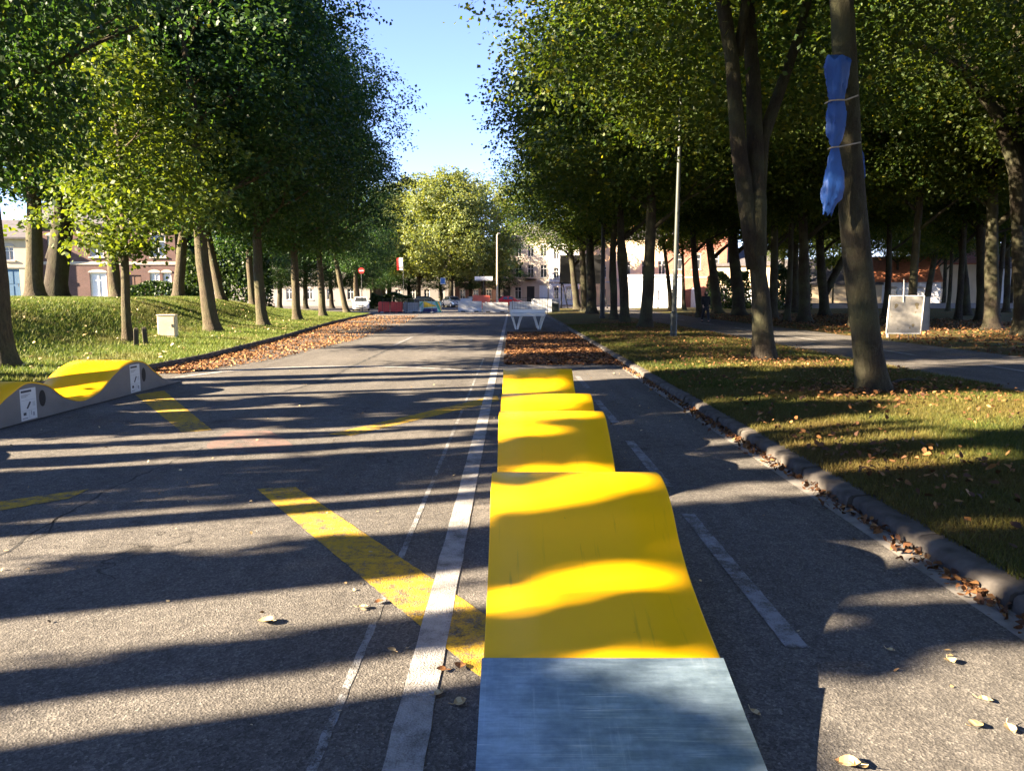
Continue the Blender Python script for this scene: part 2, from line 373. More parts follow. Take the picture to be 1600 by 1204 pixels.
class MB:
    def __init__(s): s.v = []; s.f = []; s.m = []
    def add(s, verts, faces, mi=0):
        n = len(s.v); s.v += [tuple(v) for v in verts]
        for f in faces: s.f.append([i + n for i in f]); s.m.append(mi)
    def box(s, x0, y0, z0, x1, y1, z1, mi=0, ch=0.0):
        if ch <= 0:
            v = [(x, y, z) for z in (z0, z1) for y in (y0, y1) for x in (x0, x1)]
            s.add(v, [(0, 2, 3, 1), (4, 5, 7, 6), (0, 1, 5, 4), (2, 6, 7, 3), (0, 4, 6, 2), (1, 3, 7, 5)], mi)
        else:
            c = ch
            r = lambda d, z: [(x0 + d, y0 + c, z), (x0 + c, y0 + d, z), (x1 - c, y0 + d, z), (x1 - d, y0 + c, z), (x1 - d, y1 - c, z), (x1 - c, y1 - d, z), (x0 + c, y1 - d, z), (x0 + d, y1 - c, z)]
            rings = [r(c, z0), r(0, z0 + c), r(0, z1 - c), r(c, z1)]
            s.loft(rings, mi, True, True)
    def loft(s, rings, mi=0, cap0=False, cap1=False, closed=True):
        k = len(rings[0]); v = [p for r in rings for p in r]; f = []
        for i in range(len(rings) - 1):
            for j in range(k if closed else k - 1):
                a = i * k + j; b = i * k + (j + 1) % k
                f.append((a, b, b + k, a + k))
        if cap0: f.append(tuple(range(k - 1, -1, -1)))
        if cap1: f.append(tuple(range((len(rings) - 1) * k, len(rings) * k)))
        s.add(v, f, mi)
    def tube(s, pts, rad, n=10, mi=0, cap=True, jit=0.0, rng=None):
        pts = [Vector(p) for p in pts]; rings = []
        if not hasattr(rad, '__len__'): rad = [rad] * len(pts)
        up = Vector((0, 0, 1)); ref = None
        for i, p in enumerate(pts):
            d = (pts[min(i + 1, len(pts) - 1)] - pts[max(i - 1, 0)]).normalized()
            if ref is None:
                ref = Vector((1, 0, 0)) if abs(d.x) < .8 else Vector((0, 1, 0))
            a = (ref - d * ref.dot(d)).normalized(); b = d.cross(a); ref = a
            ring = []
            for j in range(n):
                t = 2 * math.pi * j / n; r = rad[i]
                if jit: r *= 1 + jit * mnoise.noise(Vector((p.x * 2 + math.cos(t) * 1.1, p.y * 2 + math.sin(t) * 1.1, p.z * .9)))
                ring.append(p + (a * math.cos(t) + b * math.sin(t)) * r)
            rings.append(ring)
        s.loft(rings, mi, cap, cap)
    def prism(s, poly, axis, a, b, mi=0):
        """poly: 2-D outline, extruded from a to b along axis ('x' -> (y,z) outline, 'y' -> (x,z), 'z' -> (x,y))"""
        P = {'x': lambda p, t: (t, p[0], p[1]), 'y': lambda p, t: (p[0], t, p[1]), 'z': lambda p, t: (p[0], p[1], t)}[axis]
        s.loft([[P(p, a) for p in poly], [P(p, b) for p in poly]], mi, True, True)
    def build(s, name, mats, parent=None, smooth_=False, loc=None, rot=None, fix=True):
        me = raw_mesh(name, s.v, s.f, mats, s.m, smooth_)
        if fix:
            bm = bmesh.new(); bm.from_mesh(me); bmesh.ops.recalc_face_normals(bm, faces=bm.faces); bm.to_mesh(me); bm.free()
        if smooth_: me.set_sharp_from_angle(angle=math.radians(45))
        o = bpy.data.objects.new(name, me); link(o, parent)
        if loc is not None: o.location = loc
        if rot is not None: o.rotation_euler = rot
        return o
def tag(o, label, cat, group=None):
    o['label'] = label; o['category'] = cat
    if group: o['group'] = group
    return o
def thing(name, label, cat, loc=(0, 0, 0), rz=0, group=None):
    o = bpy.data.objects.new(name, None); COL.objects.link(o); o.empty_display_size = .2
    o.location = loc; o.rotation_euler = (0, 0, rz); return tag(o, label, cat, group)
def struct(o): o['kind'] = 'structure'; return o
def stuff(o, label=None, cat=None):
    o['kind'] = 'stuff'
    if label: tag(o, label, cat)
    return o
def sheet(name, outline, z, mat, kind=True):
    """flat sheet from an (x,y) outline"""
    me = raw_mesh(name, [(x, y, z) for x, y in outline], [list(range(len(outline)))], mat)
    if me.polygons[0].normal.z < 0: me.flip_normals()
    o = bpy.data.objects.new(name, me); link(o); return struct(o) if kind else o
def strip(name, pts, w, z, mat):
    mb = MB(); n = len(pts); L = []; R = []
    for i in range(n):
        p = Vector(pts[i]); d = (Vector(pts[min(n - 1, i + 1)]) - Vector(pts[max(0, i - 1)])).normalized(); k = Vector((-d.y, d.x))
        ww = (w[i] if hasattr(w, '__len__') else w) / 2
        L.append(p + k * ww); R.append(p - k * ww)
    for i in range(n - 1): mb.add([(*L[i], z), (*R[i], z), (*R[i + 1], z), (*L[i + 1], z)], [(0, 1, 2, 3)])
    return struct(mb.build(name, mat))

def painted(name, outline, z, mat):
    rng = random.Random(int(abs(outline[0][0] * 97 + outline[0][1] * 31)) + len(outline)); P = []
    n = len(outline)
    for i in range(n):
        a = Vector(outline[i]); b = Vector(outline[(i + 1) % n]); L = (b - a).length; k = max(1, min(400, int(L / .06)))
        d = (b - a).normalized(); q = Vector((-d.y, d.x)); f = 1 if L > .5 else 2.2
        for j in range(k):
            p = a.lerp(b, j / k); P.append(tuple(p + q * f * (.005 * mnoise.noise(Vector((p.x * 9, p.y * 9, i))) + rng.uniform(-.003, .003))))
    return sheet(name, P, z, mat)
# ------------------------------------------------------------------ ground, road, markings, kerbs
sheet('ground', [(-900, -60), (900, -60), (900, 1600), (-900, 1600)], -0.03, 'earth')
def grid_sheet(name, x0, x1, y0, y1, nx, ny, zf, mat):
    X = np.linspace(0, 1, nx); Y = np.linspace(y0, y1, ny); V = []; 
    for y in Y:
        a = x0(y) if callable(x0) else x0; b = x1(y) if callable(x1) else x1
        for t in X:
            x = a + (b - a) * t; V.append((x, y, zf(x, y)))
    F = np.array([(j * nx + i, j * nx + i + 1, (j + 1) * nx + i + 1, (j + 1) * nx + i) for j in range(ny - 1) for i in range(nx - 1)])
    o = bpy.data.objects.new(name, raw_mesh(name, V, F, mat, None, True)); return struct(link(o))
sheet('road', [(-70, -12), (70, -12), (70, 112), (-70, 112)], 0.0, 'asphalt')
KLX = lambda y: kerb_left(y) - .12
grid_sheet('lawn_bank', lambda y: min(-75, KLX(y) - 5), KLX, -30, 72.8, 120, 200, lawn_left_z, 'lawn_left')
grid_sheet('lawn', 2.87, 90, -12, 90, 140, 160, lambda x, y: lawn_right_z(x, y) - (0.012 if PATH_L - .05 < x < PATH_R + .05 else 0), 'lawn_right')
sheet('path', [(PATH_L, -12), (PATH_R, -12), (PATH_R, 88), (PATH_L, 88)], 0.134, 'asphalt')
# kerbs
def kerb_right():
    mb = MB(); prof = [(2.70, -.01), (2.703, .04), (2.712, .088), (2.735, .106), (2.80, .114), (2.885, .118), (2.90, .09), (2.90, -.01)]
    y = -6.0; rng = random.Random(3)
    while y < 88:
        L = 1.0; g = rng.uniform(.008, .02); dx = rng.uniform(-.015, .015); dz = rng.uniform(-.012, .004)
        rings = []
        for t in (y + g, y + L * .33, y + L * .66, y + L - g):
            j = rng.uniform(-.006, .006); rings.append([(px + dx + j, t, pz + dz if pz > 0 else pz) for px, pz in prof])
        mb.loft(rings, 0, True, True); y += L
    return struct(mb.build('kerb', 'concrete', None, True))
kerb_right()
struct(sheet('gutter', [(2.53, -6), (2.72, -6), (2.72, 24), (2.53, 24)], .003, 'gutter'))
def kerb_left_mesh():
    mb = MB(); ys = np.arange(-6, 69, 1.0)
    for a in ys:
        r = []
        for y in (a + .01, a + .99):
            x = kerb_left(y); r.append([(x + .0, y, -.01), (x - .01, y, .11), (x - .05, y, .135), (x - .15, y, .135), (x - .16, y, -.01)])
        mb.loft(r, 0, True, True)
    return struct(mb.build('kerb_stones', 'concrete'))
kerb_left_mesh()
Z1, Z2, Z3 = .0035, .005, .002
painted('road_line', [(-.47, -5), (-.32, -5), (-.32, 68), (-.46, 68)], Z2, 'white_line')
painted('thin_road_line', [(-.725, -4), (-.69, -4), (-.735, 20.5), (-.775, 20.5)], Z3, 'faint_line')
for a, b in ((-1.2, 1.4), (3.55, 5.85), (6.7, 8.85), (10.15, 12.4), (14, 16)):
    painted('dashed_line', [(1.33, a), (1.44, a), (1.42, b), (1.32, b)], Z1, 'worn_line')
painted('yellow_stripe', [(-2.25, 6.62), (-1.92, 6.68), (-.07, 3.83), (-.07, 3.15)], Z1, 'yellow_line')
painted('yellow_stripe', [(-6.42, 13.0), (-6.2, 13.6), (-3.78, 9.57), (-4.1, 9.43)], Z1, 'yellow_line')
painted('yellow_stripe', [(-2.25, 9.28), (-.25, 12.95), (-.2, 12.3), (-1.95, 9.2)], Z1, 'yellow_line')
painted('yellow_stripe', [(-5.6, 5.1), (-3.72, 6.62), (-3.72, 6.3), (-5.3, 4.6)], Z1, 'yellow_line')
strip('cross_line', [(-6.95, 15.7), (-6.4, 17.0), (-5.5, 17.8), (-4.5, 18.15), (-3.67, 18.25), (-2.25, 17.95), (-1.2, 17.35), (-.7, 16.95), (-.3, 16.6)], [.16, .22, .26, .26, .26, .22, .16, .12, .1], Z2 + .0015, 'white_line')
for a, b in ((26, 31), (33.5, 36.5), (41.5, 44.5), (49, 52), (57, 60)):
    painted('centre_dash', [(-4.05, a), (-3.92, a), (-3.95, b), (-4.08, b)], Z1, 'worn_line')
sheet('stop_line', [(-11, 63), (-.3, 63), (-.3, 63.6), (-11, 63.6)], Z1, 'worn_line')
for a, b in ((12.5, 17.2), (20.0, 23.6), (26.4, 30), (33, 36.5), (40, 43.5), (47, 50)):
    painted('path_dash', [(10.42, a), (10.54, a), (10.6, b), (10.48, b)], .139, 'white_line')
painted('parking_mark', [(.15, 19.0), (.4, 19.0), (.36, 20.6), (.1, 20.6)], Z1, 'white_line')
pts = [gp(390 + 60 * math.cos(t) * (1 + .25 * math.sin(3 * t)), 689 + 21 * math.sin(t) * (1 + .2 * math.cos(2 * t)))[:2] for t in np.linspace(0, 2 * math.pi, 22)[:-1]]
sheet('chalk_stain', pts, .001, 'pink_stain')
# cracks in the old seam
def crack(points, w):
    rng = random.Random(len(points)); out = []
    P = [gp(*p) for p in points]
    for a, b in zip(P[:-1], P[1:]):
        n = max(2, int((b - a).length / .12))
        for i in range(n):
            q = a.lerp(b, i / n); out.append((q.x + rng.uniform(-.035, .035), q.y + rng.uniform(-.02, .02)))
    strip('road_crack', out, [w * rng.uniform(.3, 1.3) for _ in out], .0015, 'crack')
crack([(0, 868), (70, 825), (130, 785), (165, 768), (230, 738), (290, 712), (330, 695)], .022)
crack([(440, 612), (500, 597), (545, 575), (600, 549), (640, 530)], .09)
crack([(20, 850), (60, 842), (90, 812), (125, 790)], .014)

# ------------------------------------------------------------------ leaf crowns
def leaf_quads(C, N, size, rng, droop=.25):
    """leaves at C (n,3), facing N; returns V (4n,3), F"""
    n = len(C)
    T = rng.normal(size=(n, 3)); T[:, 2] -= droop * 2
    T -= N * np.sum(T * N, 1, keepdims=True); T /= np.linalg.norm(T, axis=1, keepdims=True) + 1e-9
    B = np.cross(N, T); s = (size * rng.uniform(.6, 1.25, n))[:, None]
    a = C - T * s * .5; c = C + T * s * .55; fold = N * s * rng.uniform(.02, .16, n)[:, None]
    b = C - B * s * .40 + fold - T * s * .06; d = C + B * s * .40 + fold - T * s * .06
    V = np.stack([a, b, c, d], 1).reshape(-1, 3)
    F = np.arange(4 * n).reshape(n, 4)
    return V, F
def crown_mesh(name, seed, R, z0, z1, nlobe, ncl, nleaf, size, mat, prof='lime', gap=.0, cl=.42):
    rng = np.random.default_rng(seed); H = z1 - z0
    cents = []; rad = []
    def pr(t):
        if prof == 'cone': return R * min(1, (t / .14) ** .6 if t < .14 else 1) * (1 - .93 * max(0, t - .2) / .8) ** .8
        if prof == 'round': return R * math.sqrt(max(0, 1 - (2 * t - 1) ** 2)) ** .8
        return R * (min(1, (t / .22)) ** .55) * (1 - max(0, (t - .42) / .58) ** 2.2 * .86)
    for i in range(nlobe):
        t = (i + rng.uniform(0, 1)) / nlobe; a = i * 2.39996 + rng.uniform(-.5, .5)
        rr = pr(t) * math.sqrt(rng.uniform(.25, 1.0)); lr = rng.uniform(.20, .34) * R * (.65 + .5 * (pr(t) / R))
        rr = max(0, rr - lr * .55)
        cents.append((rr * math.cos(a), rr * math.sin(a), z0 + H * t)); rad.append(lr)
    cents = np.array(cents); rad = np.array(rad)
    w = rad ** 2; w /= w.sum(); pick = rng.choice(nlobe, ncl, p=w)
    u = rng.normal(size=(ncl, 3)); u /= np.linalg.norm(u, axis=1, keepdims=True)
    u[:, 2] = np.where(u[:, 2] < -.2, u[:, 2] * .65, u[:, 2])
    rr = rad[pick] * rng.uniform(.35, 1.08, ncl) ** .6
    cc = cents[pick] + u * rr[:, None] * np.array([1.08, 1.08, .78])
    cc[:, 2] = np.maximum(cc[:, 2], z0 - .4 + rng.uniform(0, .9, ncl))
    axis = cc * np.array([1, 1, 0]); axis /= np.linalg.norm(axis, axis=1, keepdims=True) + 1e-6
    k = np.repeat(np.arange(ncl), nleaf); n = len(k)
    off = rng.normal(size=(n, 3)) * np.array([cl, cl, cl * .38])
    # sprays hang outward and down
    along = np.sum(off * axis[k], 1); off[:, 2] -= .35 * np.abs(along) + .12 * (off[:, 0] ** 2 + off[:, 1] ** 2) / cl
    C = cc[k] + off
    N = rng.normal(size=(n, 3)) * .62 + u[k] * .35 + np.array([0, 0, .75]); N /= np.linalg.norm(N, axis=1, keepdims=True)
    V, F = leaf_quads(C, N, size, rng)
    return raw_mesh(name, V, F, mat)
CR = {}
for i in range(3):
    CR['left%d' % i] = crown_mesh('lime_crown', 10 + i, 6.4, 4.3, 19.0 + i, 58, 1700, 32, .175, 'leaf', 'lime')
for i in range(3):
    CR['right%d' % i] = crown_mesh('grove_crown', 20 + i, 7.2, 6.1, 17.5 + i, 60, 1700, 32, .175, 'leaf_right', 'lime')
CR['near0'] = crown_mesh('near_crown', 31, 7.2, 8.6, 18.0, 64, 2400, 30, .145, 'leaf_right', 'lime', cl=.45)
CR['near1'] = crown_mesh('near_crown', 32, 7.2, 8.2, 18.0, 64, 2400, 30, .145, 'leaf_right', 'lime', cl=.45)
CR['small'] = crown_mesh('small_crown', 41, 2.9, 2.7, 9.2, 34, 700, 24, .15, 'leaf_sunlit', 'lime', cl=.3)
CR['gold0'] = crown_mesh('plane_crown', 51, 7.2, 4.6, 18.2, 60, 1300, 22, .30, 'leaf_gold', 'round')
CR['gold1'] = crown_mesh('plane_crown', 52, 6.6, 4.2, 17.0, 60, 1300, 22, .30, 'leaf_gold', 'round')
CR['column'] = crown_mesh('shade_column_crown', 70, .52, .8, 13.5, 60, 900, 26, .17, 'leaf', 'lime', cl=.13)  # narrow crowns for unseen trees, shaped to throw bands of shade
CR['raised'] = crown_mesh('shade_raised_crown', 71, .52, 5.0, 15.5, 50, 900, 26, .17, 'leaf', 'lime', cl=.13)
CR['column_low'] = crown_mesh('shade_column_crown', 73, .52, .8, 7.0, 40, 560, 26, .17, 'leaf', 'lime', cl=.13)
CR['raised_low'] = crown_mesh('shade_raised_crown', 74, .52, 4.8, 7.2, 30, 420, 26, .17, 'leaf', 'lime', cl=.12)
CR['tuft'] = crown_mesh('shade_raised_crown', 75, .52, 4.05, 5.1, 24, 420, 26, .17, 'leaf', 'round', cl=.12)  # crown height set so its shade falls on the steel plate
CR['high0'] = crown_mesh('high_crown', 72, 4.6, 8.8, 17, 38, 640, 22, .24, 'leaf', 'lime', cl=.36)
CR['mid'] = crown_mesh('thin_crown', 61, 4.6, 4.8, 15, 44, 900, 22, .22, 'leaf_right', 'lime')

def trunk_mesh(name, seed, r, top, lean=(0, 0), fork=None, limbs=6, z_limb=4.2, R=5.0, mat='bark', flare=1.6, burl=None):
    rng = random.Random(seed); mb = MB()
    n = 16; pts = []; rad = []
    wx = rng.uniform(-1, 1); wy = rng.uniform(-1, 1)
    zs = [-.15, 0.0, .12, .3, .6] + [top * (i / (n - 1)) for i in range(1, n)]
    zs = sorted(set(round(z, 3) for z in zs))
    for z in zs:
        t = max(0, z) / top
        pts.append((lean[0] * z + .10 * wx * math.sin(z * .7 + seed), lean[1] * z + .10 * wy * math.sin(z * .6 + seed * 2), z))
        rr = r * (1 - .68 * t ** .9) * (1 + (flare - 1) * math.exp(-max(0, z) / .2))
        if burl: rr *= 1 + .45 * math.exp(-((z - burl) / .35) ** 2)
        rad.append(rr)
    mb.tube(pts, rad, 14, 0, True, .16)
    for k in range(limbs):
        z = z_limb + (top * .86 - z_limb) * (k + rng.uniform(0, .6)) / limbs
        i = min(range(len(zs)), key=lambda q: abs(zs[q] - z)); p = Vector(pts[i]); a = k * 2.4 + rng.uniform(-.5, .5)
        L = R * rng.uniform(.55, .9) * (1 - .45 * z / top); q = [p]
        for s in (0.25, .5, .75, 1): q.append(p + Vector((math.cos(a) * L * s, math.sin(a) * L * s, L * (.95 * s - .25 * s * s) + rng.uniform(-.15, .15))))
        r0 = rad[i] * rng.uniform(.45, .62)
        mb.tube(q, [r0, r0 * .8, r0 * .6, r0 * .42, r0 * .2], 8, 0, True, .1)
        for s2 in (2, 3):
            b2 = a + rng.uniform(-1.1, 1.1); p2 = q[s2]; L2 = L * .5
            mb.tube([p2, p2 + Vector((math.cos(b2) * L2 * .5, math.sin(b2) * L2 * .5, L2 * .35)), p2 + Vector((math.cos(b2) * L2, math.sin(b2) * L2, L2 * .55))], [r0 * .4, r0 * .26, r0 * .1], 6)
    for path, rads in (fork or []):
        mb.tube(path, rads, 12, 0, True, .14)
    return raw_mesh(name, mb.v, mb.f, mat, None, True)

TREES = []
def tree(name, label, loc, r, crown, seed, top=13, cs=(1, 1, 1), crz=None, group=None, coff=(0, 0, 0), **kw):
    t = thing(name, label, 'tree', loc, 0, group)
    tm = trunk_mesh('trunk', seed, r, top, **kw); tr = bpy.data.objects.new('trunk', tm); link(tr, t)
    if crown:
        c = bpy.data.objects.new('crown', CR[crown]); link(c, t)
        c.rotation_euler = (0, 0, seed * 1.7 if crz is None else crz); c.scale = cs; c.location = coff
    TREES.append(t); return t

# ---- left row beside the road
GL = 'trees along the left bank'
def lean_of(p0, px, py):
    """lean so that the trunk passes the sight line (px,py) at its own distance"""
    q = at(px, py, p0.y); h = q.z - p0.z
    return ((q.x - p0.x) / h, 0.0)
def left_tree(px, py, r, crown, seed, label, up=None, **kw):
    p = on_ground(px, py); lean = lean_of(p, *up) if up else (0, 0)
    k = kw.pop('k', 1.0)
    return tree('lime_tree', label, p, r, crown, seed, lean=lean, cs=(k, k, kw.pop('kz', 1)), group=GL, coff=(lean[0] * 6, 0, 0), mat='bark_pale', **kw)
left_tree(9, 572, .23, 'left0', 101, 'dark bare trunk cut by the left picture edge behind the yellow ramp', (-4, 440), k=.74)
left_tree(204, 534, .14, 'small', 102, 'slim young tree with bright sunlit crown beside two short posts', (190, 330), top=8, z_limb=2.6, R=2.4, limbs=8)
left_tree(330, 517, .29, 'left1', 103, 'sturdy sunlit tree right behind the cream cabinet on the bank', (313, 330))
left_tree(412, 509, .26, 'left2', 104, 'tree with shoots at its foot, next beyond the cream cabinet tree', (402, 380))
left_tree(467, 500, .26, 'left0', 105, 'straight sunlit tree third from the far end of the bank', (457, 390), crz=2.0)
left_tree(506, 494, .25, 'left1', 106, 'sunlit tree second from the leaning tree at the far bank end', (497, 400), crz=4.0)
left_tree(542, 488, .25, 'left2', 107, 'pale leaning tree near the white car at the bank tip', (522, 392), crz=1.0, k=.92)
left_tree(558, 485, .26, 'left0', 108, 'dark tree standing just left of the white car', (553, 400), crz=5.0, k=.85)
# ---- left second row on the crest
for (px, Y, r, cr, sd, up, lab) in (
    (66, 31, .33, 'left1', 111, (50, 300), 'thick sunlit trunk on the bank crest before the blue garage'),
    (94, 33, .46, 'left2', 112, (95, 380), 'massive dark forked trunk on the crest before the brick house'),
    (188, 37, .29, 'left0', 113, (174, 370), 'leaning sunlit crest tree before the white-shuttered brick house'),
    (285, 43, .30, 'left1', 114, (286, 340), 'upright crest tree just left of the cabinet tree'),
    (346, 46, .28, 'left2', 115, (330, 390), 'slanting pale crest tree just right of the cabinet tree'),
    (397, 52, .24, 'left0', 116, (388, 370), 'slender crest tree hidden behind the tree with shoots')):
    x = (px - 800) / FPX * (Y * .9931 + .3) ; p = Vector((x, Y, lawn_left_z(x, Y)))
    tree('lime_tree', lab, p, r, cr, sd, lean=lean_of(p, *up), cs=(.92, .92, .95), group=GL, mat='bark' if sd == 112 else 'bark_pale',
         fork=([([(0, 0, 1.6), (.5, 0, 3.0), (1.5, .2, 5.4), (2.3, .3, 8)], [.34, .3, .24, .1])] if sd == 112 else None))
# ---- unseen avenue trees beside the camera, crowns shaped to throw shade across the road
cast = [(3.1, .27, -13, 'column_low'), (4.52, .62, -13, 'column'), (6.25, .3, -19.5, 'column_low'), (6.62, .25, -13.4, 'column_low'), (7.02, .28, -13, 'column_low'), (7.42, .3, -19.5, 'column_low'), (7.72, .2, -13.3, 'column_low'), (8.35, .1, -13, 'column_low'),
        (9.3, .15, -13, 'column'), (10.3, .9, -13.2, 'column'), (12.5, 1.2, -13, 'column'), (15.4, .6, -19.5, 'column_low'), (16.4, .4, -13.1, 'column_low'), (.1, .6, -13.1, 'column'),
        (1.75, 1.0, -13, 'tuft'), (2.42, .80, -13.2, 'raised'), (3.03, .5, -14.2, 'raised'), (4.2, 1.5, -14, 'raised'), (5.75, .8, -13.8, 'raised'), (8.4, 1.4, -14, 'raised_low'), (.55, .5, -14, 'raised'), (-.9, 1.3, -14, 'raised'), (11.3, 1.3, -14, 'raised'), (13.6, .9, -14, 'raised_low'),
        (16.6, 5.5, -13.4, 'high0'), (11.6, 5, -13.2, 'high0'), (10.9, 3.4, -22, 'high0'), (-5, 9, -21, 'high0')]
for i, (yg, wd, x, cr) in enumerate(cast):
    y = yg - .296 * (-2.5 - x); k = wd / (9.2 if cr == 'high0' else 1.04)
    tree('lime_tree', 'unseen left avenue tree with crown shaped to throw shade on the road', Vector((x, y, lawn_left_z(x, y))), min(.3, .05 + wd * .22), cr, 130 + i, cs=(1 if cr == 'high0' else max(1.2, k), k, 1), crz=0, group='avenue trees outside the picture', z_limb=4.9, R=1.0 * k, flare=1.15, top={'tuft': 4.4, 'column_low': 6.6, 'raised_low': 6.9}.get(cr, 12))
for i, (x, y, cr, k) in enumerate(((-13, -13, 'left0', 1), (-13.5, -22, 'left1', 1), (-13, -31, 'left2', 1), (-20, -18, 'left1', 1), (6.8, -6, 'right0', .95), (6.6, -13, 'right1', 1), (6.6, -21, 'right2', 1), (6.5, -30, 'right0', 1), (13.5, -3, 'right1', .9), (14, 4, 'right2', .9), (-3, -44, 'left0', 1.1), (3, -46, 'right1', 1.1), (-9, -42, 'left2', 1), (10, -40, 'right2', 1))):
    tree('lime_tree', 'avenue tree standing behind the camera', Vector((x, y, .1)), .3, cr, 400 + i, cs=(k, k, 1), group='avenue trees behind the camera')
# ---- right row along the kerb
GR = 'trees along the right kerb'
# tree with the blue tarp
p = on_ground(1366, 612); TARP_Y = p.y
tree('lime_tree', 'leaning tree with blue tarp tied to its trunk', p, .235, 'near0', 201, top=14, lean=lean_of(p, 1314, 60), z_limb=7.2, limbs=6, R=6.5, group=GR, flare=1.25, coff=(-.6, 0, .4))
# forked tree
p = on_ground(1193, 564); Y = p.y
def loc_(px, py, dy=0): q = at(px, py, Y); return (q.x - p.x, dy, q.z - p.z)
tree('lime_tree', 'big tree forking into three dark stems left of the blue tarp', p, .28, 'near1', 202, top=4.3, lean=lean_of(p, 1174, 330), limbs=0, group=GR, flare=1.2, coff=(.3, 4.2, -1.9),
     fork=[([loc_(1180, 420), loc_(1168, 330), loc_(1152, 230, -.1), loc_(1140, 100, -.2), loc_(1124, 0, -.2), loc_(1110, -160, -.2), loc_(1090, -330, -.3)], [.2, .2, .175, .155, .14, .11, .06]),
           ([loc_(1184, 400), loc_(1184, 320), loc_(1182, 230, .1), loc_(1182, 130, .2), loc_(1172, 0, .2), loc_(1165, -160, .3), loc_(1180, -330, .4)], [.2, .2, .19, .165, .15, .11, .06]),
           ([loc_(1186, 300), loc_(1196, 215, .2), loc_(1230, 130, .4), loc_(1268, 30, .6), loc_(1300, -90, .8), loc_(1330, -260, 1)], [.16, .15, .125, .11, .09, .05]),
           ([loc_(1150, 90, -.15), loc_(1158, 30, -.2), loc_(1166, -40, -.3), loc_(1176, -150, -.4)], [.11, .1, .085, .05])])
def right_tree(px, py, r, crown, seed, label, up=None, k=1.0, kz=1.0, grp=GR, **kw):
    p = on_ground(px, py); lean = lean_of(p, *up) if up else (0, 0)
    return tree('lime_tree', label, p, r, crown, seed, lean=lean, cs=(k, k, kz), group=grp, coff=(lean[0] * 6, 0, 0), **kw)
p = Vector((6.6, 25.8, lawn_right_z(6.6, 25.8)))
right_tree(1009, 513, .30, 'right0', 204, 'dark tree with high fork just left of the lamp post', (1014, 400), z_limb=3.6, limbs=6)
right_tree(977, 505, .27, 'right1', 205, 'tree with a burl on its right side near the white shed', (972, 400), burl=3.3)
right_tree(957, 499, .24, 'right2', 206, 'knobbly trunk with mid-height burl against the lit orange house', (960, 400), burl=3.0)
right_tree(925, 490, .42, 'right0', 207, 'thick dark trunk right beside the billboard', (922, 400), crz=1.2)
right_tree(914, 487, .36, 'right2', 209, 'trunk overlapping the thick one in front of the billboard', (910, 400), crz=3.1, k=.95)
right_tree(903, 483, .38, 'right1', 208, 'dark trunk standing before the billboard middle', (892, 400), crz=2.2)
for i, (x, y, cr, k) in enumerate(((6.6, 7.2, 'near1', .85), (6.5, 0.8, 'near0', .9), (6.7, 26.4, 'right2', .95))):
    if y < 20: tree('lime_tree', 'kerbside lime tree standing level with the camera on the right', Vector((x, y, lawn_right_z(x, y))), .27, cr, 215 + i, cs=(k, k, 1), group='avenue trees outside the picture', z_limb=6.5)
# ---- the grove on the right
GG = 'dark trunks of the shaded grove'
grove = [ # px, py, radius, crown, up, label
    (1048, 486, .22, 'right1', (1040, 400), 'leaning trunk hidden beside the grey lamp post'),
    (1070, 484, .18, 'right2', (1066, 400), 'thin dark trunk between the lamp post and the walking person'),
    (1094, 496, .26, 'right0', (1084, 380), 'slanting trunk just left of the walking person'),
    (1121, 489, .42, 'right1', (1110, 390), 'dark trunk just right of the walking person'),
    (1153, 493, .50, 'right2', (1148, 390), 'stout trunk halfway between the walking person and forked tree'),
    (1209, 498, .30, 'right0', (1209, 390), 'trunk mostly hidden behind the big forked tree'),
    (1243, 488, .34, 'right1', (1243, 390), 'straight trunk next right of the big forked tree'),
    (1259, 504, .34, 'right2', (1255, 390), 'nearer straight trunk right of the big forked tree'),
    (1287, 493, .38, 'right0', (1285, 440), 'low V-forked tree before the cream bungalow'),
    (1301, 481, .12, 'mid', (1302, 400), 'thin sapling trunk against the cream bungalow wall'),
    (1337, 510, .28, 'right1', (1334, 400), 'dark trunk just left of the tarp tree'),
    (1400, 480, .20, 'right2', (1402, 400), 'thin trunk rising behind the white board'),
    (1446, 482, .38, 'right0', (1466, 370), 'leaning trunk with a sunlit flank behind the tan board'),
    (1474, 480, .26, 'right1', (1478, 400), 'upright trunk right behind the leaning trunk'),
    (1512, 493, .30, 'right2', (1503, 400), 'trunk with slight left tilt right of the boards'),
    (1535, 501, .34, 'right0', (1533, 400), 'straight trunk fourth from the right picture edge'),
    (1551, 515, .32, 'right1', (1550, 400), 'straight trunk third from the right picture edge'),
    (1573, 488, .28, 'right2', (1573, 400), 'distant trunk second from the right picture edge'),
]
for i, (px, py, r, cr, up, lab) in enumerate(grove):
    right_tree(px, py, r, cr, 220 + i, lab, up, .92, 1, GG, fork=([([(0, 0, 1.6), (.5, 0, 2.6), (1.5, .1, 4.6), (2.4, .2, 6.8)], [.3, .26, .2, .1])] if px == 1287 else None))
p = on_ground(1597, 524); Y = p.y
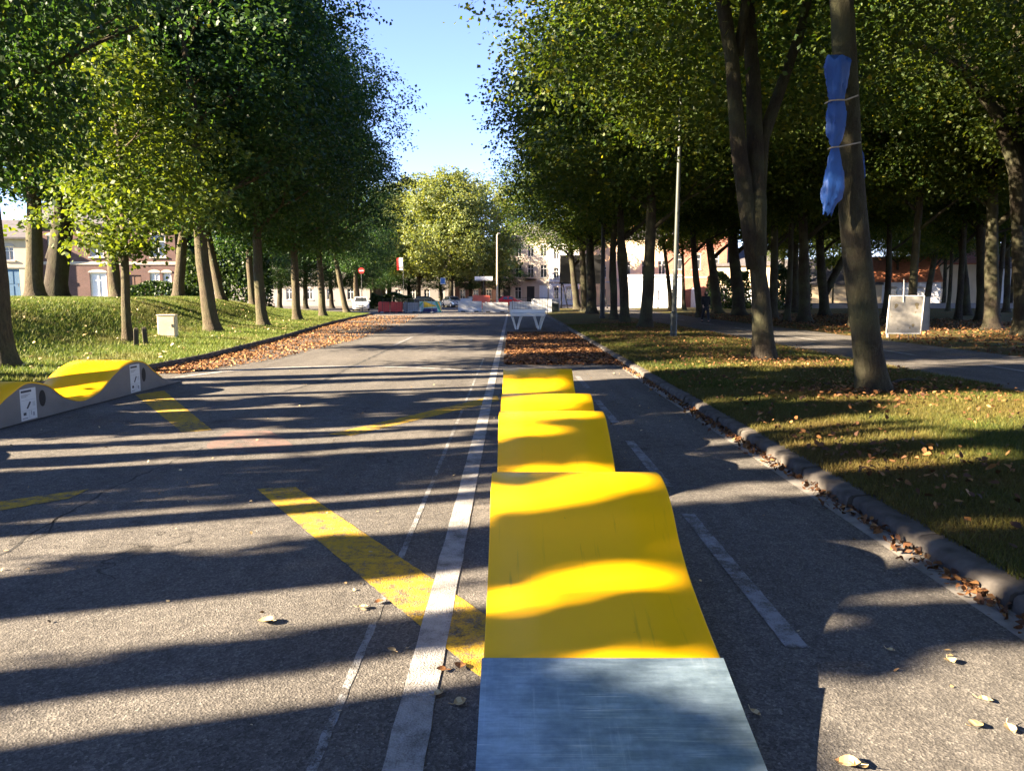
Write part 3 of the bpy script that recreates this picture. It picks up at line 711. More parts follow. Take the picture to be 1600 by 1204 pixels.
tree('lime_tree', 'sunlit trunk at the right picture edge with long arching limbs', p, .34, 'right0', 250, top=6.5, lean=lean_of(p, 1588, 330), limbs=0, group=GG, cs=(.95, .95, 1), coff=(1, 0, .8),
     fork=[([loc_(1592, 350), loc_(1580, 270, -.3), loc_(1545, 190, -.6), loc_(1480, 120, -1), loc_(1420, 95, -1.4), loc_(1350, 92, -2)], [.26, .24, .2, .15, .11, .05]),
           ([loc_(1594, 260), loc_(1580, 190, .2), loc_(1540, 120, .4), loc_(1505, 30, .6), loc_(1480, -80, .8), loc_(1460, -220, 1)], [.24, .22, .19, .16, .12, .06]),
           ([loc_(1594, 330), loc_(1600, 230, .3), loc_(1606, 100, .4), loc_(1600, -100, .6), loc_(1590, -260, .8)], [.26, .23, .2, .14, .07])])
# deeper trees closing the grove
rng = random.Random(77); k = 0
for y in range(36, 96, 9):
    for x in range(17, 74, 8):
        xx = x + rng.uniform(-2, 2); yy = y + rng.uniform(-2.5, 2.5)
        if xx < yy * .17 + 6 or xx > yy * .75 + 4: continue
        if y > 60 and rng.random() < .45: continue
        k += 1
        tree('lime_tree', 'dark tree deep among the trunks of the shaded grove', Vector((xx, yy, lawn_right_z(xx, yy))), rng.uniform(.18, .3), 'right%d' % (k % 3), 260 + k, cs=(.8, .8, 1), group='trees deep in the grove')
for i, (x, y) in enumerate(((20, 23), (27, 30), (27.5, 21), (20.5, 16), (15, 9))):
    tree('lime_tree', 'grove tree standing beyond the path outside the right picture edge', Vector((x, y, lawn_right_z(x, y))), .26, 'right%d' % (i % 3), 330 + i, cs=(.85, .85, 1), group='grove trees outside the picture')

# ---- trees closing the avenue
for i, (px, Y, cr, k, lab) in enumerate(((655, 112, 'gold0', 1.0, 'sunlit plane tree closing the avenue on the left of the sky gap'),
        (705, 106, 'gold1', 1.05, 'sunlit golden plane tree in the middle of the avenue end'),
        (755, 116, 'gold0', 1.0, 'sunlit golden plane tree closing the avenue beside the tall lamp'),
        (610, 122, 'gold1', 1.0, 'plane tree behind the hedge at the avenue end'))):
    x = (px - 800) / FPX * Y
    tree('plane_tree', lab, (x, Y, 0), .42, cr, 350 + i, cs=(k, k, k), group='plane trees closing the avenue', top=11, z_limb=3.4)
for i, (px, Y) in enumerate(((560, 98), (520, 96), (480, 92), (440, 90), (585, 108), (400, 84), (360, 70), (735, 124), (780, 135), (640, 128), (690, 132), (600, 118))):
    x = (px - 800) / FPX * Y
    tree('lime_tree', 'shaded tree standing far back past the bank end', (x, Y, lawn_left_z(x, Y) if Y < 72 else 0), .3, 'left%d' % (i % 3), 360 + i, cs=(.8, .8, .6), group='far trees behind the bank')

# ------------------------------------------------------------------ pump tracks
def pchip(ys, zs, y):
    n = len(ys); h = np.diff(ys); d = np.diff(zs) / h; m = np.zeros(n)
    for i in range(1, n - 1):
        if d[i - 1] * d[i] > 0: m[i] = 2 / (1 / d[i - 1] + 1 / d[i])
    m[0] = d[0]; m[-1] = d[-1]
    i = int(min(n - 2, max(0, np.searchsorted(ys, y) - 1))); t = (y - ys[i]) / h[i]
    return ((2 * t**3 - 3 * t**2 + 1) * zs[i] + (t**3 - 2 * t**2 + t) * h[i] * m[i] + (-2 * t**3 + 3 * t**2) * zs[i + 1] + (t**3 - t**2) * h[i] * m[i + 1])
def module(parent, x0, x1, ya, yb, f, n=40, dx=0.0, crest=None, sticker=False):
    """one bolted module: yellow deck sheet with rounded edges over grey side boards"""
    x0 += dx; x1 += dx; ys = np.linspace(ya + .004, yb - .004, n)
    mb = MB(); th = .022; ov = .008
    rings = []
    for y in ys:
        z = f(y); rings.append([(x0 - ov, y, z - th), (x0 - ov, y, z - .006), (x0 - ov + .006, y, z), (x0 + .25, y, z + .0015), ((x0 + x1) / 2, y, z + .002), (x1 - .25, y, z + .0015), (x1 + ov - .006, y, z), (x1 + ov, y, z - .006), (x1 + ov, y, z - th)])
    mb.loft(rings, 0, True, True)
    deck = mb.build('deck', 'yellow', parent, True)
    for side, xs in ((0, x0), (1, x1)):
        sb = MB(); o = .018 if side == 0 else -.018
        R = [[(xs, y, .012), (xs, y, f(y) - th - .002), (xs + o, y, f(y) - th - .002), (xs + o, y, .012)] for y in ys]
        sb.loft(R, 0, True, True); sb.build('side_panel', 'side_grey', deck)
    fb = MB(); fb.box(x0 + .03, ya + .02, .0, x1 - .03, yb - .02, .010); fb.build('base_rail', 'black', deck)
    if crest:
        hb = MB(); zc = f(crest) * .52; yc = crest + .30
        for xs, e in ((x1, .003),):
            hb.add([(xs + e, yc + .075 * math.cos(t), zc + .14 * math.sin(t) * (f(yc) / .6)) for t in np.linspace(0, 2 * math.pi, 25)[:-1]] , [list(range(24))], 0)
        hb.build('hand_hole', 'black', deck)
        if sticker:
            lb = MB(); e = x1 + .003; a = crest - .18; b = crest + .16; zt = f(crest - .17) - .055
            lb.box(x1, a, .03, e, b, zt, 0)
            def mk(y0, z0, y1, z1, mi): lb.box(e, a + (b - a) * y0, .03 + (zt - .03) * z0, e + .0008, a + (b - a) * y1, .03 + (zt - .03) * z1, mi)
            mk(.06, .88, .72, .95, 1)
            for q in range(3): mk(.06, .80 - q * .035, .62 - .12 * q, .815 - q * .035, 2)
            mk(.06, .63, .94, .636, 2); mk(.06, .30, .94, .306, 2); mk(.50, .04, .506, .30, 2)
            e2 = e + .001
            P = lambda y, z: (e2, a + (b - a) * y, .03 + (zt - .03) * z)
            lb.add([P(.34, .37), P(.44, .35), P(.66, .55), P(.56, .58)], [(0, 1, 2, 3)], 1)
            mk(.14, .16, .32, .25, 1); mk(.62, .14, .66, .27, 2); mk(.74, .10, .84, .22, 2); mk(.06, .05, .40, .08, 2)
            for q in range(5): mk(.74, .42 + q * .03, .92, .43 + q * .03, 2)
            lb.build('label_sticker', ['sticker', 'ink', 'ink_grey'], deck)
    return deck
def plate(parent, x0, x1, ya, za, yb, zb):
    mb = MB(); n = 10; rings = []
    for i in range(n + 1):
        t = i / n; y = ya + (yb - ya) * t; z = za + (zb - za) * t - .012 * math.sin(math.pi * t)
        rings.append([(x0, y, z - .006), (x0, y, z), ((x0 + x1) / 2, y, z), (x1, y, z), (x1, y, z - .006)])
    mb.loft(rings, 0, True, True)
    return mb.build('entry_plate', 'steel', parent, True)
# right track (the near one)
YS = np.array([2.95, 3.3, 3.63, 3.89, 4.03, 4.24, 4.40, 4.62, 5.1, 5.7, 6.0, 6.2, 6.4, 6.81, 7.05, 7.2, 7.4, 7.85, 8.2, 8.42, 8.65, 9.3, 9.8, 10.3, 10.62, 10.85, 11.02, 11.25, 11.8, 12.2])
ZS = np.array([.185, .25, .335, .445, .54, .63, .655, .62, .36, .15, .145, .19, .30, .50, .585, .60, .57, .42, .57, .612, .57, .27, .20, .36, .47, .595, .635, .6, .32, .19])
fR = lambda y: float(pchip(YS, ZS, y))
tr = thing('pump_track', 'long yellow pump track running away from the steel plate in the foreground', 'pump track', (0, 0, 0))
module(tr, -.11, .86, 3.0, 5.75, fR, 60, 0, 4.4)
module(tr, -.11, .86, 5.75, 7.85, fR, 44, -.004, 7.2)
module(tr, -.11, .86, 7.85, 9.75, fR, 40, .002, 8.42)
module(tr, -.11, .86, 9.75, 12.2, fR, 44, -.008, 11.02)
plate(tr, -.125, .875, 2.05, .012, 3.03, .208)
pb = MB()
for x in (-.10, .38, .84): pb.add([(x, 2.2, .008), (x, 3.0, .008), (x, 3.0, .185), (x + .012, 2.2, .008), (x + .012, 3.0, .008), (x + .012, 3.0, .185), (x, 2.2, .03), (x + .012, 2.2, .03)], [(0, 1, 2, 6), (3, 7, 5, 4), (0, 6, 7, 3), (6, 2, 5, 7), (2, 1, 4, 5), (0, 3, 4, 1)])
pb.build('plate_support', 'side_grey', tr)
plate(tr, -.125, .875, 13.1, .012, 12.17, .205)
# left track
YL = np.array([5.8, 6.2, 6.9, 7.3, 7.7, 8.8, 9.3, 9.85, 10.25, 10.65, 11.1, 11.55, 12.0, 12.5, 12.9, 13.2, 13.5, 13.9, 14.25])
ZL = np.array([.15, .22, .49, .54, .49, .12, .18, .42, .535, .46, .22, .125, .19, .42, .54, .57, .53, .33, .16])
fL = lambda y: float(pchip(YL, ZL, y))
tl = thing('pump_track', 'yellow pump track with grey sides and paper labels by the left kerb', 'pump track', (0, 0, 0))
module(tl, -7.5, -6.5, 5.85, 8.85, fL, 44, 0, 7.3, True)
module(tl, -7.5, -6.5, 8.85, 11.55, fL, 44, 0, 10.25, True)
module(tl, -7.5, -6.5, 11.55, 14.2, fL, 44, 0, 13.2, True)
plate(tl, -7.5, -6.5, 15.0, .012, 14.18, .17)
sp = MB(); sp.add([(-6.52, 14.2, .01), (-6.52, 14.95, .01), (-6.52, 14.2, .15), (-6.5, 14.2, .01), (-6.5, 14.95, .01), (-6.5, 14.2, .15)], [(0, 2, 1), (3, 4, 5), (0, 1, 4, 3), (1, 2, 5, 4), (0, 3, 5, 2)]); sp.build('plate_support', 'side_grey', tl)

# ------------------------------------------------------------------ blue tarp on the leaning tree
def tarp():
    t_ = thing('tarp', 'crumpled blue tarp tied with pale straps to the leaning tree', 'tarp', at(1306, 210, TARP_Y - .36))
    o = t_.location.copy(); mb = MB(); rng = random.Random(5)
    prof = [(90, 1309, 15), (96, 1309, 17.5), (110, 1308, 17), (130, 1307, 15), (148, 1307, 12), (158, 1307, 11), (166, 1307, 13), (185, 1306.5, 13.5), (205, 1306, 11.5), (220, 1305, 8.5), (231, 1304.5, 5), (240, 1304, 7.5), (256, 1304, 11), (275, 1304, 14.5), (295, 1302.5, 15.5), (308, 1300, 14), (318, 1297, 10), (328, 1294, 7), (338, 1292, 4.5)]
    py_ = np.arange(90, 338, 4.0); prof = [(float(v), float(np.interp(v, [p[0] for p in prof], [p[1] for p in prof])), float(np.interp(v, [p[0] for p in prof], [p[2] for p in prof]))) for v in py_]
    rings = []
    for i, (py, px, w) in enumerate(prof):
        c = at(px, py, TARP_Y - .36); s = (TARP_Y) / FPX; ring = []
        for j in range(28):
            a = 2 * math.pi * j / 28; fold = 1 + .10 * math.sin(5 * a + py * .02) + .06 * math.sin(9 * a - py * .04)
            dep = (.34 if py < 235 else .24) + .0 * i
            nz = mnoise.noise(Vector((a * 2.2, py * .05, 1.5))) * .020 + mnoise.noise(Vector((a * 5, py * .13, 4))) * .014
            ring.append(c - o + Vector((math.cos(a) * (w * s * fold + nz), math.sin(a) * (w * s * dep * fold + nz) + .6 * nz, .03 * math.sin(4 * a + i) + (.05 * mnoise.noise(Vector((a * 2, i, 8))) if i in (0, len(prof) - 1) else 0))))
        rings.append(ring)
    mb.loft(rings, 0, True, True); mb.build('sheet', 'tarp', t_, True)
    fb = MB(); P = [at(px, py, TARP_Y - .30) - o for px, py in ((1303, 92), (1296, 88), (1291, 97), (1288, 105), (1293, 104), (1299, 98))]
    fb.add([*P, *[q + Vector((0, .05, 0)) for q in P]], [(0, 1, 2, 3, 4, 5), (11, 10, 9, 8, 7, 6)] + [(i, (i + 1) % 6, 6 + (i + 1) % 6, 6 + i) for i in range(6)]); fb.build('corner_flap', 'tarp', t_)
    rb = MB(); P = [at(px, py, TARP_Y + .05) - o for px, py in ((1342, 225), (1350, 240), (1353, 275), (1349, 285), (1344, 255))]
    rb.add([*P, *[q + Vector((.0, .05, 0)) for q in P]], [(0, 1, 2, 3, 4), (9, 8, 7, 6, 5)] + [(i, (i + 1) % 5, 5 + (i + 1) % 5, 5 + i) for i in range(5)]); rb.build('rear_flap', 'tarp', t_)
    for (py, px, w, px2) in ((159, 1307, 12.5, 1330), (231, 1304.5, 6, 1334)):
        sb = MB(); s = TARP_Y / FPX; c = at(px, py, TARP_Y - .36) - o; q = []
        e = at(px2, py - 4, TARP_Y - .02) - o
        q = [c + Vector((-w * s, .1, 0)), c + Vector((-w * s * .9, -w * s * .55, 0)), c + Vector((0, -w * s * .72, .005)), c + Vector((w * s * .9, -w * s * .5, .01)), e + Vector((0, -.22, 0)), e]
        sb.tube(q, .011, 8); sb.build('strap', 'strap', t_, True)
tarp()
# broken branch lying on the verge
b0 = gp(1386, 606, .16); b1 = gp(1448, 598, .16); bb = MB()
q = [b0.lerp(b1, t) + Vector((0, .08 * math.sin(t * 5), .03 + .07 * math.sin(t * 3))) for t in np.linspace(0, 1, 7)]
o_ = Vector(b0); bb.tube([v - o_ for v in q], [.035, .03, .028, .024, .018, .014, .006], 8, 0, True, .1)
bb.tube([q[4] - o_, q[4] - o_ + Vector((.12, .1, .03)), q[4] - o_ + Vector((.25, .1, .0))], [.014, .01, .004], 6)
tag(bb.build('fallen_branch', 'bark', None, True, b0), 'broken dark branch lying on grass at the tarp tree foot', 'branch')

# ------------------------------------------------------------------ small things on the left bank
p = on_ground(263, 526); cb = thing('utility_cabinet', 'cream utility cabinet standing on the sunlit bank', 'cabinet', p, .12)
m_ = MB(); m_.box(-.28, -.16, -.05, .28, .16, .70, 0, .012); m_.build('body', 'cream_box', cb)
m_ = MB(); m_.box(-.30, -.18, .70, .30, .18, .745, 0, .012); m_.build('lid', 'cream_box', cb)
m_ = MB(); m_.box(-.25, -.172, .04, .25, -.16, .66, 0, .004); d_ = m_.build('door', 'cream_box', cb)
m_ = MB(); m_.box(.17, -.185, .33, .2, -.172, .43); m_.build('handle', 'dark_metal', d_)
for px, py, lab in ((213, 541, 'short dark wooden post nearest the slim young tree'), (228, 539, 'short dark wooden post on the cabinet side of its twin')):
    p = on_ground(px, py); pb = MB(); rng = random.Random(px)
    pb.box(-.06, -.06, -.1, .06, .06, .50, 0, .01); pb.box(-.05, -.05, .50, .05, .05, .53, 0, .012)
    tag(pb.build('wooden_post', 'wood_dark', None, False, p, (.03, .04 * (1 if px == 213 else -1), .3)), lab, 'post', 'posts by the young tree')

# ------------------------------------------------------------------ street lamps and posts
def lamp(label, base, h, r, mat, lean=(0, 0), arm=(-1, 0)):
    t = thing('street_lamp', label, 'street lamp', base)
    m = MB(); m.tube([(0, 0, -.1), (0, 0, .02), (0, 0, .9), (lean[0] * .9, 0, .92), (lean[0] * h, lean[1] * h, h)], [r * 1.35, r * 1.35, r * 1.3, r, r * .6], 14); m.build('pole', mat, t, True)
    m = MB(); m.box(-r * .6, -r * 1.45, .45, r * .6, -r * 1.2, .75, 0, .005); m.build('service_door', mat, t)
    q = Vector((lean[0] * h, lean[1] * h, h)); e = q + Vector((arm[0] * 1.2, arm[1] * 1.2, .35))
    m = MB(); m.tube([q, q + Vector((arm[0] * .5, arm[1] * .5, .28)), e], [r * .6, r * .5, r * .45], 10); m.build('arm', mat, t, True)
    m = MB(); m.loft([[(e.x + arm[0] * s + w * c[0] * .12, e.y + w * c[1] * .12 + arm[1] * s, e.z + c[2] * .06 * w) for c in ((0, 1, 0), (0, .7, .8), (0, -.7, .8), (0, -1, 0), (0, -.7, -.6), (0, .7, -.6))] for s, w in ((0, .5), (.12, 1), (.5, 1), (.65, .4))], 0, True, True); m.build('lamp_head', mat, t, True)
    return t
p = on_ground(1052, 527); lamp('tall grey lamp post on the right lawn before the forked tree', p, 10.4, .092, 'grey_metal', (.0085, 0), (.3, .9))
p = Vector(((777 - 800) / FPX * 100, 100, 0)); lamp('sunlit pale lamp post at the end of the avenue by the red car', p, 9.2, .13, 'pale_metal', (0, 0), (.25, .9))
p = on_ground(941, 497); m_ = MB(); m_.tube([(0, 0, -.1), (0, 0, 3), (0, 0, 9)], [.16, .14, .1], 12); m_.box(-.18, -.18, -.05, .18, .18, .12, 0, .02)
tag(m_.build('pole', 'dark_metal', None, True, p), 'thin straight dark pole between the billboard and burled trunk', 'pole')

# ------------------------------------------------------------------ billboard, cabinet
t = thing('billboard', 'dark billboard seen from behind on slanted legs among kerb trees', 'billboard', ((900 - 800) / FPX * 88, 87, .125))
def bz(py): return at(800, py, 87).z - .125
s_ = 88 / FPX
m_ = MB(); m_.box(-27 * s_, -.06, bz(442), 40 * s_, .06, bz(400), 0, .02); m_.build('panel', 'dark_metal', t)
m_ = MB(); m_.box(-28 * s_, -.08, bz(400), 41 * s_, .08, bz(400) + .1); m_.box(-28 * s_, -.08, bz(442) - .1, 41 * s_, .08, bz(442)); m_.build('frame', 'dark_metal', t)
for a in (-24, 36):
    m_ = MB(); m_.tube([(a * s_, .1, -.1), (a * s_, .1, bz(405))], .09, 8); m_.build('post', 'dark_metal', t, True)
    m_ = MB(); m_.tube([((a + 9) * s_, -1.2, -.05), ((a + 1) * s_, -.07, bz(440))], .07, 8); m_.build('brace', 'dark_metal', t, True)
t = thing('utility_cabinet', 'narrow grey cabinet standing at the verge end near the billboard', 'cabinet', ((865 - 800) / FPX * 70, 70, 0))
m_ = MB(); m_.box(-.5, -.3, 0, .5, .3, 1.0, 0, .03); m_.build('body', 'grey_concrete', t)
m_ = MB(); m_.loft([[(-.5, -.3, 1.0), (.5, -.3, 1.0), (.5, .3, 1.0), (-.5, .3, 1.0)], [(-.38, -.2, 1.28), (.38, -.2, 1.28), (.38, .2, 1.28), (-.38, .2, 1.28)]], 0, True, True); m_.build('lid', 'grey_concrete', t)
m_ = MB(); m_.box(-.42, -.315, .1, .42, -.3, .9); m_.build('door', 'grey_metal', t)

# ------------------------------------------------------------------ boards on the lawn beyond the path
p = on_ground(1411, 531); t = thing('display_board', 'scuffed white board tilted on a wire stand beyond the path', 'board', p, -.05)
m_ = MB(); w = .56; pl = lambda x, z: (x + (z - .24) * .09, .10 * z, z)
def slab(mb, x0, z0, x1, z1, y0, y1, mi=0):
    v = [(pl(x, z)[0], pl(x, z)[1] + y, z) for y in (y0, y1) for x, z in ((x0, z0), (x1, z0), (x1, z1), (x0, z1))]
    mb.add(v, [(0, 1, 2, 3), (7, 6, 5, 4), (0, 4, 5, 1), (1, 5, 6, 2), (2, 6, 7, 3), (3, 7, 4, 0)], mi)
slab(m_, -w, .24, w, 1.50, -.015, .015); m_.build('panel', 'board_white', t)
m_ = MB()
slab(m_, -w - .03, .21, w + .03, .24, -.025, .025); slab(m_, -w - .03, 1.50, w + .03, 1.53, -.025, .025); slab(m_, -w - .03, .24, -w, 1.50, -.025, .025); slab(m_, w, .24, w + .03, 1.50, -.025, .025); m_.build('frame', 'white_paint', t)
m_ = MB()
for x, z, s in ((-.33, 1.18, .06), (-.36, 1.12, .035), (.36, 1.2, .07), (.38, 1.1, .04), (.34, .95, .025), (.3, .5, .05), (-.45, .8, .02), (.2, .42, .03), (-.2, .38, .02)):
    m_.add([(pl(x, z)[0] + s * math.cos(a) * (1 + .3 * math.sin(3 * a)), pl(x, z + s * math.sin(a))[1] - .017, z + s * 1.2 * math.sin(a)) for a in np.linspace(0, 6.283, 11)[:-1]], [list(range(10))])
m_.build('stain', 'board_tan', t)
for x in (-.45, -.1, .2, .45):
    m_ = MB(); m_.tube([(x - .03, .02, .23), (x - .03, -.05, -.04)], .012, 6); m_.build('leg', 'dark_metal', t, True)
m_ = MB(); m_.tube([(-.02, .10, 1.3), (-.02, .16, 2.1)], .012, 6); m_.build('rod', 'white_paint', t, True)
p = on_ground(1449, 528); p.y += .5; t = thing('display_board', 'dull tan board standing beside the scuffed white board', 'board', p, .35)
m_ = MB(); slab(m_, -.38, .28, .38, 1.40, -.012, .012); m_.build('panel', 'board_tan', t)
m_ = MB(); slab(m_, -.42, .24, .42, .28, -.02, .02); slab(m_, -.42, 1.40, .42, 1.44, -.02, .02); slab(m_, -.42, .28, -.38, 1.40, -.02, .02); slab(m_, .38, .28, .42, 1.40, -.02, .02); m_.build('frame', 'board_tan', t)
for x in (-.35, .3):
    m_ = MB(); m_.tube([(x, .03, .24), (x, -.03, -.05)], .014, 6); m_.build('leg', 'dark_metal', t, True)
p = on_ground(1387, 527); m_ = MB(); m_.box(-.045, -.045, -.1, .045, .045, .92, 0, .012); m_.box(-.035, -.035, .92, .035, .035, .95, 0, .01)
tag(m_.build('white_post', 'board_white', None, False, p), 'slim white post half hidden by the tarp tree trunk', 'post')

# ------------------------------------------------------------------ ping-pong table
t = thing('ping_pong_table', 'pale outdoor ping-pong table on splayed steel legs in the leaf-strewn bay', 'table', (.78, 37.2, 0))
m_ = MB(); m_.box(-.84, 0, .74, .84, 2.74, .80, 0, .012); m_.build('tabletop', 'table_top', t)
m_ = MB(); m_.box(-.84, -.012, .66, .84, 0, .79); m_.box(-.84, 2.74, .66, .84, 2.752, .79); m_.build('apron', 'table_top', t)
m_ = MB(); m_.box(-.88, 1.355, .80, .88, 1.385, .96, 0, .004); m_.build('net', 'white_paint', t)
for x in (-.55, .55):
    for y in (.45, 2.3):
        for d in (-.16, .16):
            m_ = MB(); m_.tube([(x + d * 1.7, y, .74), (x + d * .9, y, .38), (x + d * .25, y, 0)], [.05, .045, .04], 8); m_.build('leg', 'pale_metal' if False else 'white_paint', t, True)

# ------------------------------------------------------------------ barriers and site fence at the avenue end
def barrier(label, cat, x, y, w, h, mat, rz=0, group='plastic barriers across the avenue end', mb2=None):
    t = thing('road_barrier', label, cat, (x, y, 0), rz, group); m = MB(); d = .42
    prof = [(-d / 2, 0), (-d / 2, .14), (-d * .28, .34 * h), (-d * .18, h), (d * .18, h), (d * .28, .34 * h), (d / 2, .14), (d / 2, 0)]
    n = 9; rings = []
    for i in range(n):
        xx = -w / 2 + w * i / (n - 1); s = .93 if i in (0, n - 1) else (1 if i % 2 else .97)
        rings.append([(xx, p_[0] * s, p_[1] * (1 if i not in (0, n - 1) else .985)) for p_ in prof])
    m.loft(rings, 0, True, True); m.build('body', mat, t)
    for xx in (-w * .28, w * .28):
        m = MB(); m.box(xx - .2, -d / 2 - .004, .0, xx + .2, -d / 2 + .05, .10); m.build('fork_slot', 'black', t)
    m = MB(); m.tube([(-w * .35, 0, h - .02), (-w * .35, 0, h + .05)], .07, 10); m.build('filler_cap', mat, t)
    return t
bx = lambda px, Y: (px - 800) / FPX * Y
def across(px0, px1, Y): return bx((px0 + px1) / 2, Y), (px1 - px0) / FPX * Y
x, w = across(592, 610, 73); barrier('red plastic barrier next to the white car, left of its pair', 'barrier', x, 73, w - .03, 1.0, 'red_plastic')
x, w = across(611, 630, 73); barrier('red plastic barrier touching the grey-white barrier', 'barrier', x, 73, w - .03, 1.0, 'red_plastic')
x, w = across(631, 655, 73.5); barrier('grey-white barrier between the red barrier and colourful panel', 'barrier', x, 73.5, w - .03, .95, 'grey_concrete')
x, w = across(716, 753, 76); barrier('white barrier nearest the middle of the road end', 'barrier', x, 76, w - .03, 1.05, 'white_plastic')
x, w = across(754, 794, 74); barrier('low grey barrier left of the ping-pong table', 'barrier', x, 74, w - .03, .95, 'grey_concrete')
x, w = across(796, 832, 70); barrier('white barrier right behind the ping-pong table', 'barrier', x, 70, w - .03, 1.05, 'white_plastic')
x, w = across(830, 862, 68); barrier('tall white barrier behind the right half of the ping-pong table', 'barrier', x, 68, w - .03, 1.3, 'white_plastic')
x, w = across(739, 766, 96); barrier('bright orange-red barrier block beyond the white ones', 'barrier', x, 96, w, 1.6, 'orange_plastic')
x, w = across(720, 738, 96); barrier('white block left of the bright orange-red barrier', 'barrier', x, 96, w, 1.2, 'white_plastic')
x, w = across(656, 690, 73.2); t = thing('printed_panel', 'painted panel with yellow, green and dark blue shapes on the barriers', 'panel', (x, 73.2, 0), .04)
m_ = MB(); h_ = 1.05
m_.box(-w / 2, 0, .05, w / 2, .05, h_, 0); e = -.004; W = w / 2
P = lambda a, b: (a * W, e, .05 + b * (h_ - .05))
m_.add([P(-1, 0), P(-.82, 0), P(-.82, .45), P(-1, .45)], [(0, 1, 2, 3)], 4)
m_.add([P(-.95, .5), P(-.6, .98), P(-.75, .98), P(-1, .7)], [(0, 1, 2, 3)], 3)
m_.add([P(-.62, .98), P(-.45, .98), P(.62, .55), P(-.62, .42)], [(0, 1, 2, 3)], 2)
m_.add([P(-.7, .02), P(.62, .02), P(.62, .4), P(-.62, .34)], [(0, 1, 2, 3)], 1)
m_.add([P(.42, .98), P(.62, .98), P(.98, .05), P(.82, .05)], [(0, 1, 2, 3)], 3)
m_.add([P(.66, .98), P(.78, .98), P(1, .3), P(1, .05)], [(0, 1, 2, 3)], 2)
m_.build('panel', ['cyan_print', 'blue_print', 'yellow_print', 'green_print', 'sign_white'], t)
for a in (-.8, .8):
    m_ = MB(); m_.box(a * W - .04, .05, 0, a * W + .04, .45, .06); m_.box(a * W - .03, .05, .06, a * W + .03, .1, h_ - .1); m_.build('foot', 'dark_metal', t)
def site_fence(label, px0, px1, Y, h):
    x, w = across(px0, px1, Y); t = thing('site_fence', label, 'fence', (x, Y, 0), 0, 'wire site fence panels')
    m = MB()
    for a in (-w / 2 + .03, w / 2 - .03): m.tube([(a, 0, .08), (a, 0, h)], .022, 6)
    for z in (.1, h): m.tube([(-w / 2 + .03, 0, z), (w / 2 - .03, 0, z)], .02, 6)
    m.build('frame', 'grey_metal', t)
    m = MB()
    n = int(w / .22)
    for i in range(1, n): a = -w / 2 + w * i / n; m.tube([(a, 0, .1), (a, 0, h)], .006, 4)
    for i in range(1, 6): z = .1 + (h - .1) * i / 6; m.tube([(-w / 2, 0, z), (w / 2, 0, z)], .006, 4)
    m.build('wire_mesh', 'grey_metal', t)
    for a in (-w / 2, w / 2): m = MB(); m.box(a - .12, -.3, 0, a + .12, .3, .12, 0, .02); m.build('foot', 'grey_concrete', t)
site_fence('wire fence panel before the red barriers', 598, 636, 71.5, 1.3)
site_fence('wire fence panel before the grey-white barrier and painted panel', 637, 676, 71.5, 1.3)
site_fence('wire fence panel just behind the ping-pong table', 800, 856, 62, 1.45)

